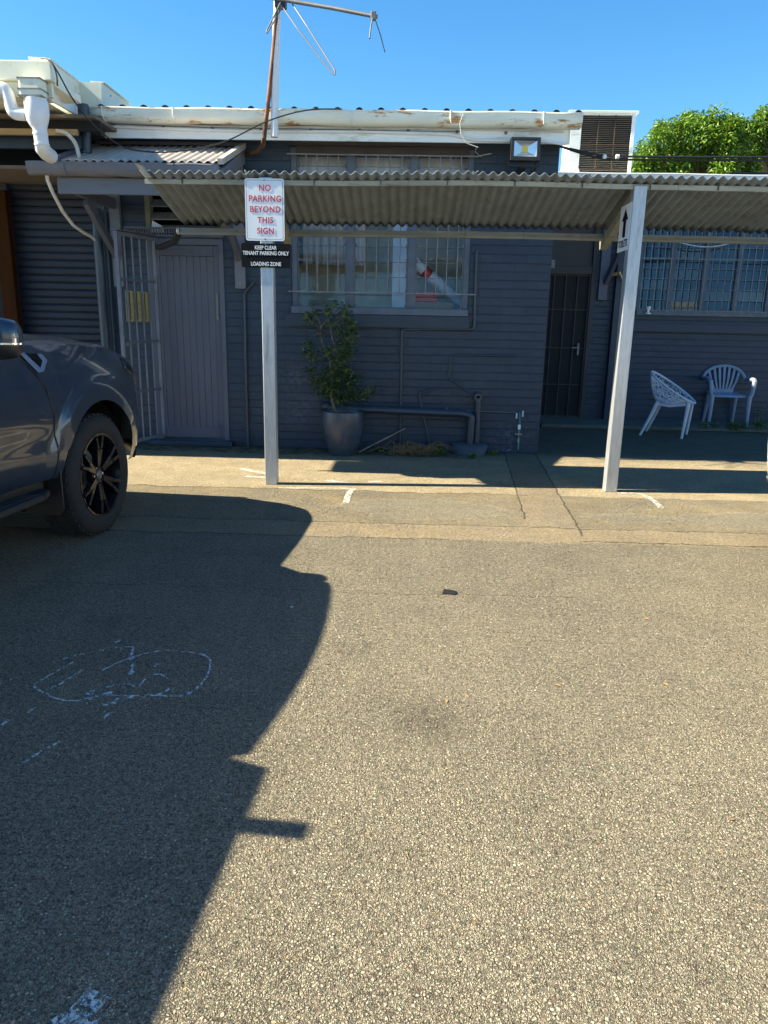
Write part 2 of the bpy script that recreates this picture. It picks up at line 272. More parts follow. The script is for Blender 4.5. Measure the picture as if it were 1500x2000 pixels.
SLATE = (.0115, .026, .051); SLATE2 = (.0155, .034, .064)
M = dict(
    ground=ground_mat(), brick=brick_mat('painted_brick', SLATE, SLATE2), brickY=brick_mat('painted_brick_side', SLATE, SLATE2, 'Y'),
    slate=pm('slate_paint', (.016, .034, .062), .45, bump=.15), slatepipe=pm('slate_pipe_paint', (.033, .050, .075), .33, bump=.1),
    mauve=pm('mauve_grey_paint', (.088, .098, .138), .5, var=.16, scale=5, dirt=(.062, .074, .10), bump=.15, stretch=(1, 1, .15)),
    mauvelt=pm('faded_mauve_paint', (.135, .15, .19), .6, var=.2, dirt=(.07, .06, .06), bump=.2, stretch=(.2, 1, 1)),
    winframe=pm('window_frame_paint', (.095, .122, .165), .5, var=.22, dirt=(.20, .20, .22), dlo=.66, dhi=.72, dscale=12, bump=.2),
    head=pm('brown_grey_head_paint', (.048, .041, .043), .6, var=.2),
    bars=pm('grille_bar_paint', (.20, .20, .21), .5, .2, var=.3, scale=20, dirt=(.10, .055, .035), dlo=.66, dhi=.74, dscale=20),
    white=pm('aged_white_paint', (.80, .83, .83), .5, var=.08, scale=3, dirt=(.44, .42, .28), dlo=.54, dhi=.74, dscale=5, bump=.1, stretch=(.5, 1, 2)),
    cream=pm('cream_sheet_metal', (.72, .73, .60), .45, var=.1, scale=2, dirt=(.36, .34, .20), dlo=.58, dhi=.8, dscale=4, bump=.08),
    rustwhite=pm('rusting_white_gutter', (.78, .79, .70), .45, var=.10, scale=3, dirt=(.42, .20, .05), dlo=.565, dhi=.64, dscale=3.6, stretch=(.9, 1, 4)),
    pvc=pm('white_pvc', (.70, .72, .76), .35, var=.06), wirewhite=pm('white_cable', (.55, .56, .56), .5),
    galv=pm('galvanised_steel', (.43, .46, .50), .42, .55, var=.14, scale=14, stretch=(3, 3, .5), dirt=(.30, .31, .33), dlo=.6, dhi=.68, bump=.06),
    galv2=pm('weathered_galvanised_steel', (.34, .33, .28), .5, .45, var=.2, scale=6, dirt=(.17, .14, .09), dscale=9, stretch=(.4, 1, 3)),
    fibro=pm('weathered_corrugated_sheet', (.15, .18, .205), .8, var=.2, scale=7, dirt=(.10, .112, .115), dscale=4, bump=.3, bscale=120),
    awnroof=pm('faded_awning_sheet', (.42, .385, .36), .65, .1, var=.12, scale=9, dirt=(.27, .20, .13), dlo=.62, dhi=.74, dscale=7, bump=.1),
    roofdark=pm('dark_roof_sheet', (.05, .052, .06), .6), 
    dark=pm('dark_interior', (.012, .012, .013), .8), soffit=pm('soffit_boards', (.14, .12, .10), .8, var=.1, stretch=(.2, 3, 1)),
    shutter=pm('roller_shutter_paint', (.011, .018, .036), .55, .1, var=.2, scale=2, dirt=(.018, .026, .046), dscale=2),
    timber=pm('varnished_timber', (.040, .014, .003), .8, Specular_IOR_Level=.1, var=.25, scale=5, stretch=(6, 6, .5)),
    rawtimber=pm('pale_timber', (.42, .30, .16), .7, var=.2, scale=6, stretch=(.3, 4, 4)),
    black=pm('black_plastic', (.016, .016, .017), .45), rubber=pm('tyre_rubber', (.020, .020, .021), .85, var=.25, scale=30, bump=.1, local=True),
    signwhite=pm('white_sign_sheet', (.72, .75, .80), .35, var=.03), signred=pm('red_sign_lettering', (.50, .035, .055), .5, var=.05),
    signblack=pm('black_sign_sheet', (.006, .0065, .009), .7, Specular_IOR_Level=.12), signtext=pm('white_sign_lettering', (.70, .72, .74), .5, var=.03), signline=pm('sign_border_line', (.10, .10, .13), .5),
    yellow=pm('yellowed_notice', (.29, .265, .12), .7, var=.25, scale=30, dirt=(.12, .10, .04), dscale=22), goldtext=pm('gold_lettering', (.42, .26, .07), .5),
    rust=pm('rusty_pipe', (.19, .085, .045), .8, var=.5, scale=9, dirt=(.035, .022, .018), dlo=.48, dhi=.56, dscale=4, stretch=(1, 1, .6)),
    alu=pm('dull_aluminium', (.17, .175, .185), .5, .5, var=.15), cable=pm('black_cable', (.014, .014, .015), .6),
    filter=pm('dark_cooling_pad', (.022, .019, .019), .85, var=.4, scale=30, dirt=(.05, .035, .025), dscale=18), rustwire=pm('rusty_wire', (.11, .065, .04), .8),
    lens=pm('lamp_reflector', (.55, .56, .58), .18, .6), led=pm('yellow_led', (.75, .52, .08), .4),
    pot=pm('charcoal_pot', (.045, .058, .082), .34, var=.3, scale=5, dirt=(.09, .11, .14), dlo=.5, dscale=7, bump=.1),
    soil=pm('potting_soil', (.03, .022, .015), .95, bump=.6, bscale=90), bark=pm('grey_bark', (.17, .13, .085), .85, var=.3, scale=30, bump=.4),
    leaf=leaf_mat('shrub_leaves', (.028, .066, .018), (.06, .12, .03), (.16, .21, .06)),
    mango=leaf_mat('mango_leaves', (.055, .14, .014), (.12, .25, .02), (.25, .36, .035)),
    weed=leaf_mat('weed_leaves', (.05, .10, .015), (.10, .17, .025), (.16, .22, .04)),
    dry=pm('dry_vine', (.20, .13, .055), .85, var=.4, scale=40),
    chairwhite=pm('white_plastic', (.60, .62, .68), .4, var=.06, dirt=(.42, .42, .44), dlo=.62, dscale=8), chairblue=pm('blue_grey_plastic', (.24, .29, .38), .45, var=.08),
    mark=mark_mat(), brass=pm('brass_fitting', (.45, .33, .18), .4, .7), verdigris=pm('green_copper', (.08, .25, .22), .6),
    concrete=pm('painted_concrete', (.062, .070, .090), .7, var=.2, dirt=(.11, .11, .12), dscale=7, bump=.5, bscale=30), slab=pm('old_concrete', (.13, .12, .10), .9, var=.25, bump=.4, dirt=(.06, .06, .045)),
    carpaint=paint_mat('grey_metallic_paint', (.024, .038, .066)), carwhite=paint_mat('white_car_paint', (.75, .76, .77)),
    chrome=pm('chrome', (.85, .87, .90), .10, 1, var=.02), gloss=pm('gloss_black', (.006, .007, .010), .24, Specular_IOR_Level=.2), satin=pm('sky_tinted_chrome', (.26, .34, .48), .35, .6, var=.04), carglass=pm('tinted_glass', (.012, .014, .016), .10),  # satin: blue sky reflection put into the base colour of the trim
    red=pm('red_plastic', (.40, .04, .05), .4), cardboard=pm('cardboard', (.34, .23, .14), .8), bluewhite=pm('pale_blue_paint', (.55, .66, .80), .5), wallin=pm('olive_interior_wall', (.52, .53, .44), .8),
    curtain=pm('pale_curtain', (.66, .68, .74), .8, var=.2, scale=3, stretch=(8, 8, .3)), orange=pm('orange_ornament', (.75, .45, .05), .5),  # orange: plain colour of the hanging ornaments
    glass=glass_mat('louvre_glass', (.97, .98, .97), .16), glass2=glass_mat('dark_window_glass', (.6, .65, .75), .40),
    leafdry=pm('dry_leaf', (.25, .16, .07), .8), glassrefl=pm('lamp_glass', (.05, .06, .06), .1),
)

# ---------------------------------------------------------------- mesh helpers
class MB:
    def __init__(s): s.v = []; s.f = []
    def add(s, vs, fs):
        o = len(s.v); s.v += [Vector(x) for x in vs]; s.f += [tuple(i+o for i in f) for f in fs]; return s
    def box(s, a, b):
        x0, x1 = sorted((a[0], b[0])); y0, y1 = sorted((a[1], b[1])); z0, z1 = sorted((a[2], b[2]))
        return s.add([(x0, y0, z0), (x1, y0, z0), (x1, y1, z0), (x0, y1, z0), (x0, y0, z1), (x1, y0, z1), (x1, y1, z1), (x0, y1, z1)],
                     [(0, 3, 2, 1), (4, 5, 6, 7), (0, 1, 5, 4), (1, 2, 6, 5), (2, 3, 7, 6), (3, 0, 4, 7)])
    def beam(s, a, b, wd, ht, upv=(0, 0, 1)):        # rectangular bar from a to b
        a, b = Vector(a), Vector(b); d = (b-a).normalized(); u = Vector(upv)
        if abs(d.dot(u)) > .98: u = Vector((0, 1, 0))
        sx = d.cross(u).normalized(); u = sx.cross(d).normalized(); q = []
        for p in (a, b):
            for i, j in ((-1, -1), (1, -1), (1, 1), (-1, 1)): q.append(p + sx*(i*wd/2) + u*(j*ht/2))
        return s.add(q, [(0, 1, 2, 3), (7, 6, 5, 4), (0, 4, 5, 1), (1, 5, 6, 2), (2, 6, 7, 3), (3, 7, 4, 0)])
    def tube(s, pts, r, n=10, caps=True):
        pts = [Vector(p) for p in pts]; rs = r if isinstance(r, (list, tuple)) else [r]*len(pts)
        ring = []; prev = None
        for i, p in enumerate(pts):
            d = (pts[min(i+1, len(pts)-1)] - pts[max(i-1, 0)])
            if d.length < 1e-9: d = Vector((0, 0, 1))
            d.normalize()
            if prev is None:
                prev = Vector((0, 0, 1)) if abs(d.z) < .9 else Vector((1, 0, 0))
            u = (prev - d*prev.dot(d)).normalized(); prev = u; vv = d.cross(u)
            ring.append([p + (u*math.cos(2*math.pi*k/n) + vv*math.sin(2*math.pi*k/n))*rs[i] for k in range(n)])
        vs = [q for rr in ring for q in rr]; fs = []
        for i in range(len(pts)-1):
            for k in range(n):
                a = i*n+k; b = i*n+(k+1) % n; fs.append((a, b, b+n, a+n))
        if caps: fs.append(tuple(range(n-1, -1, -1))); fs.append(tuple((len(pts)-1)*n+k for k in range(n)))
        return s.add(vs, fs)
    def pipe(s, pts, r, n=10, bend=None):            # pipe with rounded elbows
        pts = [Vector(p) for p in pts]; bend = bend or r*2.5; out = [pts[0]]
        for i in range(1, len(pts)-1):
            a, b, c = pts[i-1], pts[i], pts[i+1]
            k = min(bend, (a-b).length*.45, (c-b).length*.45)
            p0 = b + (a-b).normalized()*k; p1 = b + (c-b).normalized()*k
            for q in range(6):
                tt = q/5; out.append(p0*(1-tt)**2 + b*2*tt*(1-tt) + p1*tt*tt)
        out.append(pts[-1]); return s.tube(out, r, n)
    def lathe(s, prof, n=32, axis='Z', c=(0, 0, 0)):
        vs = []; fs = []; c = Vector(c)
        for r, h in prof:
            for k in range(n):
                a = 2*math.pi*k/n; x, y = r*math.cos(a), r*math.sin(a)
                vs.append(c + (Vector((x, y, h)) if axis == 'Z' else Vector((h, x, y)) if axis == 'X' else Vector((x, h, y))))
        for i in range(len(prof)-1):
            for k in range(n):
                a = i*n+k; b = i*n+(k+1) % n; fs.append((a, b, b+n, a+n))
        return s.add(vs, fs)
    def prism(s, poly, d):                            # polygon extruded along vector d
        n = len(poly); d = Vector(d); vs = [Vector(p) for p in poly] + [Vector(p)+d for p in poly]
        return s.add(vs, [tuple(range(n-1, -1, -1)), tuple(range(n, 2*n))] + [(i, (i+1) % n, (i+1) % n+n, i+n) for i in range(n)])
    def grid(s, rows):
        m = len(rows[0]); vs = [p for r in rows for p in r]
        return s.add(vs, [(i*m+j, i*m+j+1, (i+1)*m+j+1, (i+1)*m+j) for i in range(len(rows)-1) for j in range(m-1)])
    def build(s, name, mat, parent=None, smooth=False, bevel=0, solid=0, fix=True):
        off = parent_origin(parent)
        me = bpy.data.meshes.new(name); me.from_pydata([v-off for v in s.v], [], s.f); me.update()
        if fix:
            bm = bmesh.new(); bm.from_mesh(me); bmesh.ops.recalc_face_normals(bm, faces=bm.faces); bm.to_mesh(me); bm.free()
        me.materials.append(M[mat] if isinstance(mat, str) else mat)
        o = bpy.data.objects.new(name, me); COL.objects.link(o)
        if parent: o.parent = parent
        else: pass
        if solid:
            k = o.modifiers.new('solid', 'SOLIDIFY'); k.thickness = solid; k.offset = 0
        if bevel:
            k = o.modifiers.new('bevel', 'BEVEL'); k.width = bevel; k.segments = 2; k.limit_method = 'ANGLE'; k.angle_limit = R_(40)
        if smooth:
            me.polygons.foreach_set('use_smooth', [True]*len(me.polygons))
            me.set_sharp_from_angle(angle=R_(40))
        return o
ORG = {}
def parent_origin(p):
    if p is None: return Vector((0, 0, 0))
    return ORG.get(p.name, Vector((0, 0, 0)))
def tag(o, label=None, cat=None, group=None, kind=None):
    if label: o['label'] = label
    if cat: o['category'] = cat
    if group: o['group'] = group
    if kind: o['kind'] = kind
    return o
def thing(name, label, cat, loc=(0, 0, 0), rz=0, group=None):
    """Empty at a thing's base. rz == 0: parts are given in world coordinates; else in the thing's own."""
    o = bpy.data.objects.new(name, None); COL.objects.link(o); o.location = loc; o.rotation_euler = (0, 0, rz); o.empty_display_size = .2
    tag(o, label, cat, group)
    if rz == 0: ORG[o.name] = Vector(loc)
    return o
def sub(child): ORG[child.name] = ORG.get(child.parent.name, Vector((0, 0, 0))) if child.parent else Vector((0, 0, 0)); return child
def copy_tree(o, parent=None):
    c = o.copy(); COL.objects.link(c); c.parent = parent
    for ch in list(o.children): copy_tree(ch, c)
    return c
def text(s, size, name, mat, parent, origin, ex, ey, thick=.0008, align='CENTER', squeeze=1.0, spacing=1.0, weight=0):
    """lettering as a mesh on a plane spanned by ex, ey"""
    cu = bpy.data.curves.new(name, 'FONT'); cu.body = s; cu.size = size; cu.align_x = align; cu.align_y = 'CENTER'; cu.extrude = thick/2; cu.space_character = spacing
    cu.offset = weight
    o = bpy.data.objects.new('tmp', cu); COL.objects.link(o); dg = bpy.context.evaluated_depsgraph_get(); dg.update()
    me = bpy.data.meshes.new_from_object(o.evaluated_get(dg)); bpy.data.objects.remove(o)
    ex, ey = Vector(ex), Vector(ey); ez = ex.cross(ey); off = parent_origin(parent)
    for v in me.vertices: v.co = Vector(origin) + ex*(v.co.x*squeeze) + ey*v.co.y + ez*v.co.z - off
    me.materials.clear(); me.materials.append(M[mat]); me.name = name
    t = bpy.data.objects.new(name, me); COL.objects.link(t); t.parent = parent; return t
def holed_wall(mb, y0, y1, x0, x1, z0, z1, holes, axis='X'):
    """wall slab with rectangular openings: holes = [(xa, xb, za, zb)]"""
    xs = sorted({x0, x1, *[h[0] for h in holes], *[h[1] for h in holes]}); zs = sorted({z0, z1, *[h[2] for h in holes], *[h[3] for h in holes]})
    xs = [x for x in xs if x0 <= x <= x1]; zs = [z for z in zs if z0 <= z <= z1]
    inh = lambda i, k: any(h[0] <= (xs[i]+xs[i+1])/2 <= h[1] and h[2] <= (zs[k]+zs[k+1])/2 <= h[3] for h in holes)
    T = (lambda x, y, z: (x, y, z)) if axis == 'X' else (lambda x, y, z: (y, x, z))
    for i in range(len(xs)-1):
        for k in range(len(zs)-1):
            if inh(i, k): continue
            a, b, c, d = xs[i], xs[i+1], zs[k], zs[k+1]
            mb.add([T(a, y0, c), T(b, y0, c), T(b, y0, d), T(a, y0, d)], [(0, 1, 2, 3)])
            mb.add([T(a, y1, c), T(b, y1, c), T(b, y1, d), T(a, y1, d)], [(3, 2, 1, 0)])
            for cond, q in ((i == 0 or inh(i-1, k), [(a, c), (a, d)]), (i == len(xs)-2 or inh(i+1, k), [(b, c), (b, d)]),
                            (k == 0 or inh(i, k-1), [(a, c), (b, c)]), (k == len(zs)-2 or inh(i, k+1), [(a, d), (b, d)])):
                if cond:
                    (p, q1), (r, s1) = q
                    mb.add([T(p, y0, q1), T(r, y0, s1), T(r, y1, s1), T(p, y1, q1)], [(0, 1, 2, 3)])
    return mb
def corrugated(x0, x1, front, back, pitch, amp, n=8, slope_axis='Y', wob=0.0):
    """corrugated sheet; front/back = functions x -> (y, z)"""
    m = int((x1-x0)/pitch*n); rows = []
    for k in range(9):
        f = k/8; r = []
        for i in range(m+1):
            x = x0+(x1-x0)*i/m; (ya, za), (yb, zb) = front(x), back(x)
            r.append(Vector((x, ya+(yb-ya)*f, za+(zb-za)*f + amp*math.cos(2*math.pi*(x-x0)/pitch) + wob*math.sin(x*1.7+1)*math.sin(x*.6))))
        rows.append(r)
    return MB().grid(rows)
def leaf_cloud(mb, pts, size, up_bias=.4, rng=random, ratio=.38, droop=0.0, outward=None):
    for i, p in enumerate(pts):
        d = Vector((rng.gauss(0, 1), rng.gauss(0, 1), rng.gauss(0, .6)-droop))
        if outward is not None: d += outward[i]*1.0
        d.normalize(); nn = Vector((rng.gauss(0, .5), rng.gauss(0, .5), 1*up_bias+.2)).normalized()
        sx = d.cross(nn)
        if sx.length < .05: continue
        sx.normalize(); L = size*rng.uniform(.65, 1.25); W = L*ratio*.5; n2 = sx.cross(d)
        a = p; b = p + d*L*.5 + sx*W + n2*W*.25; c = p + d*L - n2*L*.08; e = p + d*L*.5 - sx*W + n2*W*.25; mdl = p + d*L*.5
        mb.add([a, b, c, e, mdl], [(0, 1, 4), (1, 2, 4), (2, 3, 4), (3, 0, 4)])

exec_order = []
# ================================================================ SETTING: ground
g = MB(); g.add([(-150, -60, 0), (150, -60, 0), (150, 250, 0), (-150, 250, 0)], [(0, 1, 2, 3)])
tag(g.build('ground', 'ground'), kind='structure')
s = MB(); s.box((1.85, 10.15, .002), (9, 10.9, .05)); tag(s.build('pavement', 'slab', bevel=.01), kind='structure')

# ================================================================ BRICK BUILDING
bb = thing('brick_building', 'low single storey building of dark slate painted brick with barred windows and white gutter', 'building', (0, YW, 0))
cornerX = 1.45; leftX = -3.25; topZ = 3.12
DL, DR, DT = -2.70, -2.00, 2.10           # timber door opening
WX0, WX1, WZ0, WZ1 = P(568, 450, YW).x, P(921, 450, YW).x, P(740, 608, YW).z, 3.05
HX0, HX1, HZ0, HZ1 = P(283, 400, YW).x, P(440, 400, YW).x, 2.20, 2.72     # louvre light above the door
wm = MB(); holed_wall(wm, YW, YW+.23, leftX, cornerX, 0, topZ, [(DL-.06, DR+.05, .06, DT+.06), (WX0, WX1, WZ0, WZ1), (HX0, HX1, HZ0, HZ1)])
wall = wm.build('wall', 'brick', bb)
wm = MB(); wm.box((cornerX-.23, YW+.232, 0), (cornerX, YR, 3.12)); wm.build('wall', 'brickY', bb)
wm = MB(); wm.box((leftX, YW+.232, 0), (leftX+.23, YR+3, 3.12)); wm.build('wall', 'brickY', bb)
# recessed wall with security door and long barred window
SD0, SD1 = cornerX+.02, P(1150, 700, YR).x
RW0, RW1, RWZ0, RWZ1 = P(1246, 560, YR).x, 7.6, P(1370, 612, YR).z, 2.92
wm = MB(); holed_wall(wm, YR, YR+.23, cornerX-.3, 9.5, 0, 3.12, [(SD0, SD1, .03, 2.75), (RW0, RW1, RWZ0, RWZ1)]); wm.build('wall', 'brick', bb)
# roof: ribbed sheet with gentle fall, white gutter and fascia
def roof_sheet(x0, x1, y0, y1, z0, z1, sp=.205):
    r = MB(); rows = []; xs = []
    x = x0
    while x < x1:
        for dx, dz in ((0, 0), (.045, 0), (.048, .018), (.060, .033), (.08, .039), (.10, .033), (.112, .018), (.115, 0)):
            xs.append((x+dx, dz))
        x += sp
    for k in range(2): rows.append([Vector((xx, (y0, y1)[k], (z0, z1)[k]+dz)) for xx, dz in xs])
    return r.grid(rows)
GY = 7.60
gl, gr = P(166, 205, GY).x, P(1139, 222, GY).x
gz1 = (P(168, 206, GY).z + P(1140, 222, GY).z)/2
ro = roof_sheet(gl+.05, gr-.02, GY+.05, YR+1.5, gz1-.004, gz1+.12).build('roof', 'roofdark', bb, solid=.004)
ro2 = roof_sheet(cornerX-.2, 9.5, YR-.35, YR+4, 3.27, 3.40).build('roof', 'cream', bb, solid=.004)
def gutter(x0, x1, y, z1, hgt, dep, name, mat, parent, bulge=.02):
    """front-facing gutter profile: rolled lip, curved face, flat bottom"""
    pr_ = [(y+dep, z1-.01), (y+dep, z1-hgt+.005), (y+.045, z1-hgt), (y+.018, z1-hgt+.012), (y+.004, z1-hgt+.04), (y-.002, z1-hgt*.55), (y-.002, z1-.018), (y-.010, z1-.010), (y-.008, z1), (y+.004, z1)]
    mb = MB(); m = 24; rows = []
    for i in range(m+1):
        x = x0+(x1-x0)*i/m; rows.append([Vector((x, a, b + .006*math.sin(i*1.3)*.6)) for a, b in pr_])
    mb.grid(rows)
    mb.add([(x0, a, b) for a, b in pr_], [tuple(range(len(pr_)))]); mb.add([(x1, a, b) for a, b in pr_], [tuple(range(len(pr_)))])
    return mb.build(name, mat, parent, smooth=True, solid=.003)
gu = sub(gutter(gl, gr, GY, gz1, .118, .13, 'gutter', 'rustwhite', bb))
for px in (200, 338, 687, 880, 1062):
    x = P(px, 220, GY).x
    MB().tube([(x, GY-.012, gz1+.004), (x, GY-.016, gz1-.06), (x+.008, GY-.008, gz1-.10), (x+.02, GY+.03, gz1-.123)], .005, 6).build('gutter_strap', 'white', gu)
f = MB(); FZ = (P(400, 272, GY+.13).z+P(1000, 279, GY+.13).z)/2
f.box((gl+.1, GY+.132, FZ), (gr-.10, GY+.155, gz1-.015)); f.build('fascia', 'white', bb)
so_ = MB(); so_.box((gl+.1, GY+.157, 3.125), (gr-.1, YW+.1, 3.145)); so_.build('soffit', 'white', bb)
end = MB(); end.prism([(gr-.1, GY+.13, gz1-.02), (gr-.1, GY+.13, FZ-.01), (gr-.1, YW-.002, FZ+.06), (gr-.1, YW+.5, gz1+.0)], (.022, 0, 0)); end.build('barge_board', 'cream', bb)
# white conduits along the fascia
def path(pix, Y): return [P(px, py, Y) for px, py in pix]
MB().pipe(path([(152, 300), (152, 262), (170, 246), (500, 257), (700, 257), (880, 262), (930, 274), (1060, 276), (1105, 282)], GY+.115), .013, 8).build('conduit', 'pvc', bb, smooth=True)
MB().pipe(path([(170, 238), (480, 249), (800, 251), (1050, 256), (1100, 258)], GY+.12), .007, 6).build('conduit', 'wirewhite', bb, smooth=True)
for k, pp in enumerate(([(165, 240), (400, 249), (640, 253), (900, 257)], [(170, 233), (420, 244), (760, 246), (1000, 250), (1105, 251)])):
    MB().tube(path(pp, GY+.105), .003, 5).build('wire', 'cable', bb)
MB().tube(path([(905, 222), (898, 240), (900, 262), (912, 280), (934, 288)], GY-.02), .004, 5).build('wire', 'wirewhite', bb)
MB().tube(path([(932, 283), (928, 296), (936, 304), (960, 300)], YW-.02), .004, 5).build('wire', 'wirewhite', bb)
for k in range(9):
    x = P(215+k*97, 262, GY).x
    MB().lathe([(0, 0), (.016, 0), (.016, .012), (0, .012)], 10, 'Y', (x, GY+.118, 3.14-.004*k % .02)).build('conduit_clip', 'alu', bb)

# ---- main window: frame, louvres, grille
wf = MB(); fy0, fy1 = YW+.02, YW+.12
mx = [WX0, P(684, 450, YW).x, P(806, 450, YW).x, WX1]
wf.box((WX0, YW-.05, WZ0-.035), (WX1, YW+.14, WZ0+.035))
wf.box((WX0, fy0, WZ0+.037), (WX0+.06, fy1, WZ1)); wf.box((WX1-.06, fy0, WZ0+.037), (WX1, fy1, WZ1))
for x in mx[1:3]: wf.box((x-.04, fy0, WZ0+.037), (x+.04, fy1, WZ1-.07))
win = sub(tag(MB().build('dummy', 'glass'), 'x') if False else wf.build('window', 'winframe', bb, bevel=.004))
hd = MB(); hd.box((WX0+.062, fy0-.03, WZ1-.068), (WX1-.062, fy1, WZ1+.01)); hd.build('window_head', 'head', win)
hb = MB(); hb.box((WX0-.02, YW-.03, WZ1+.012), (WX1+.02, YW-.003, 3.10)); hb.build('lintel', 'head', win)
edges = [(WX0+.06, mx[1]-.04), (mx[1]+.04, mx[2]-.04), (mx[2]+.04, WX1-.06)]
lz = [WZ0+.04 + i*.152 for i in range(20)]
lz = [z for z in lz if z < WZ1-.1] + [WZ1-.075]
for b0, b1 in edges:
    jm = MB()
    for xx in (b0+.006, b1-.006): jm.box((xx-.006, YW+.045, WZ0+.04), (xx+.006, YW+.085, WZ1-.075))
    for z in lz[:-1]:
        for xx in (b0+.016, b1-.016): jm.box((xx-.008, YW+.038, z), (xx+.008, YW+.10, z+.03))
    jm.build('louvre_frame', 'alu', win)
    pn = MB()
    for za, zb in zip(lz[:-1], lz[1:]):
        ti = random.uniform(.005, .009)
        pn.add([(b0+.012, YW+.06-ti, za), (b1-.012, YW+.06-ti, za), (b1-.012, YW+.06+ti, zb+.012), (b0+.012, YW+.06+ti, zb+.012)], [(0, 1, 2, 3)])
    pn.build('louvre_glass', 'glass', win, fix=False)
    ed = MB()
    for za in lz[:-1]: ed.box((b0+.012, YW+.031, za-.003), (b1-.012, YW+.038, za+.003))
    ed.build('louvre_edge', 'winframe', win)
gx0, gx1 = WX0-.02, WX1+.06
gzt, gzb = P(740, 303, YW-.06).z, P(740, 572, YW-.06).z
gm = MB(); yb = YW-.06
for z in (gzt, gzb): gm.beam((gx0, yb, z), (gx1, yb, z), .012, .012)
for b0, b1 in edges:
    for k in range(1, 5): 
        x = b0+(b1-b0)*k/4.7; gm.beam((x, yb+.008, gzb), (x+random.uniform(-.004, .004), yb+.008, gzt), .011, .011)
for x in (gx0, gx1):
    for z in (gzt, gzb): gm.beam((x, yb, z), (x, YW-.001, z), .012, .012)
gm.build('window_grille', 'bars', win)
sb = MB(); xx = WX0-.10
sb.box((WX0-.05, YW-.055, WZ0-.165), (WX1+.02, YW-.002, WZ0-.037)); sb.build('window_sill', 'slate', win, bevel=.006)
# ---- recess window
w2 = MB(); Y2 = YR+.02
w2.box((RW0, YR-.05, RWZ0-.04), (RW1, YR+.14, RWZ0+.03)); w2.box((RW0, Y2, RWZ1-.06), (RW1, YR+.12, RWZ1))
m2 = [P(px, 560, YR).x for px in (1246, 1311, 1376, 1441, 1506)]; st = m2[2]-m2[1]
while m2[-1]+st < RW1: m2.append(m2[-1]+st)
for i, x in enumerate(m2): w2.box((x-.035 if i else x, Y2, RWZ0+.032), (x+.035, YR+.12, RWZ1-.062))
win2 = sub(w2.build('window', 'winframe', bb, bevel=.004))
for i in range(len(m2)-1):
    a, b = m2[i]+.035, m2[i+1]-.035
    pn = MB(); ed = MB(); z = RWZ0+.035
    while z < RWZ1-.1:
        tl = random.uniform(.004, .010)
        pn.add([(a, YR+.06-tl, z), (b, YR+.06-tl, z), (b, YR+.06+tl, z+.15), (a, YR+.06+tl, z+.15)], [(0, 1, 2, 3)]); ed.box((a, YR+.028, z-.003), (b, YR+.034, z+.003)); z += .14
    pn.build('louvre_glass', 'glass2', win2, fix=False); ed.build('louvre_edge', 'bars', win2)
gm = MB(); yb = YR-.06
for z in (RWZ0+.03, 2.28, RWZ1): gm.beam((RW0, yb, z), (RW1, yb, z), .010, .010)
k = 0; x = RW0+.03
while x < RW1: gm.beam((x, yb+.008, RWZ0-.0), (x, yb+.008, RWZ1), .010, .010); x += .0945
gm.build('window_grille', 'bars', win2)
sb = MB(); sb.box((RW0-.06, YR-.06, RWZ0-.26), (RW1, YR-.002, RWZ0-.16)); sb.build('window_sill', 'slate', win2)
# ---- timber door
dj = MB(); dj.box((DL-.06, YW-.015, .06), (DL, YW+.1, DT+.06)); dj.box((DR, YW-.015, .06), (DR+.05, YW+.1, DT+.06)); dj.box((DL, YW-.012, DT), (DR, YW+.1, DT+.06))
door = sub(dj.build('door', 'mauve', bb, bevel=.004)); door['label'] = 'mauve grey ledged timber door of vertical boards'
lf = MB(); nb = 8; bw = (DR-DL-.13)/nb
for k in range(nb):
    a = DL+.065+k*bw; lf.box((a+.002, YW+.022, .10), (a+bw-.002, YW+.05, DT-.11))
lf.box((DL+.004, YW+.018, .085), (DL+.064, YW+.055, DT-.004)); lf.box((DR-.064, YW+.018, .085), (DR-.004, YW+.055, DT-.004))
lf.box((DL+.066, YW+.018, DT-.107), (DR-.066, YW+.055, DT-.004)); lf.build('door_leaf', 'mauve', door, bevel=.0025)
kb = MB(); kb.box((DL+.05, YW+.008, .085), (DR-.05, YW+.017, .20)); kb.build('kick_plate', 'mauve', door)
lk = MB(); lk.box((DR-.052, YW+.008, 1.35), (DR-.025, YW+.017, 1.62)); lk.lathe([(0, 0), (.012, 0), (.012, .02), (0, .02)], 10, 'Y', (DR-.036, YW-.008, 1.40)); lk.build('lock', 'alu', door)
stp = MB(); stp.box((DL-.12, YW-.10, .0), (DR+.10, YW+.2, .058)); stp.build('door_step', 'slate', bb, bevel=.01)
# louvre light above the door and the perforated vent strip
fl = MB(); fl.box((HX0, YW-.01, HZ0), (HX0+.05, YW+.1, HZ1)); fl.box((HX1-.05, YW-.01, HZ0), (HX1, YW+.1, HZ1)); fl.box((HX0+.052, YW-.01, HZ1-.05), (HX1-.052, YW+.1, HZ1))
fr = sub(fl.build('louvre_window', pm('olive_frame', (.13, .14, .10), .6), bb))
pn = MB()
for k in range(4):
    z = HZ0+.02+k*.125; pn.add([(HX0+.05, YW+.01, z), (HX1-.05, YW+.01, z), (HX1-.05, YW+.085, z+.08), (HX0+.05, YW+.085, z+.08)], [(0, 1, 2, 3)])
    pn.box((HX0+.05, YW+.0, z-.005), (HX1-.05, YW+.009, z+.005))
pn.build('louvre_glass', 'bars', fr)
MB().prism([(HX0+.05, YW-.01, 2.215), (HX0+.20, YW-.01, 2.215), (HX0+.17, YW-.01, 2.28), (HX0+.07, YW-.01, 2.33)], (0, .004, 0)).build('broken_pane', 'bluewhite', fr)
vs = MB(); zt = DT+.075
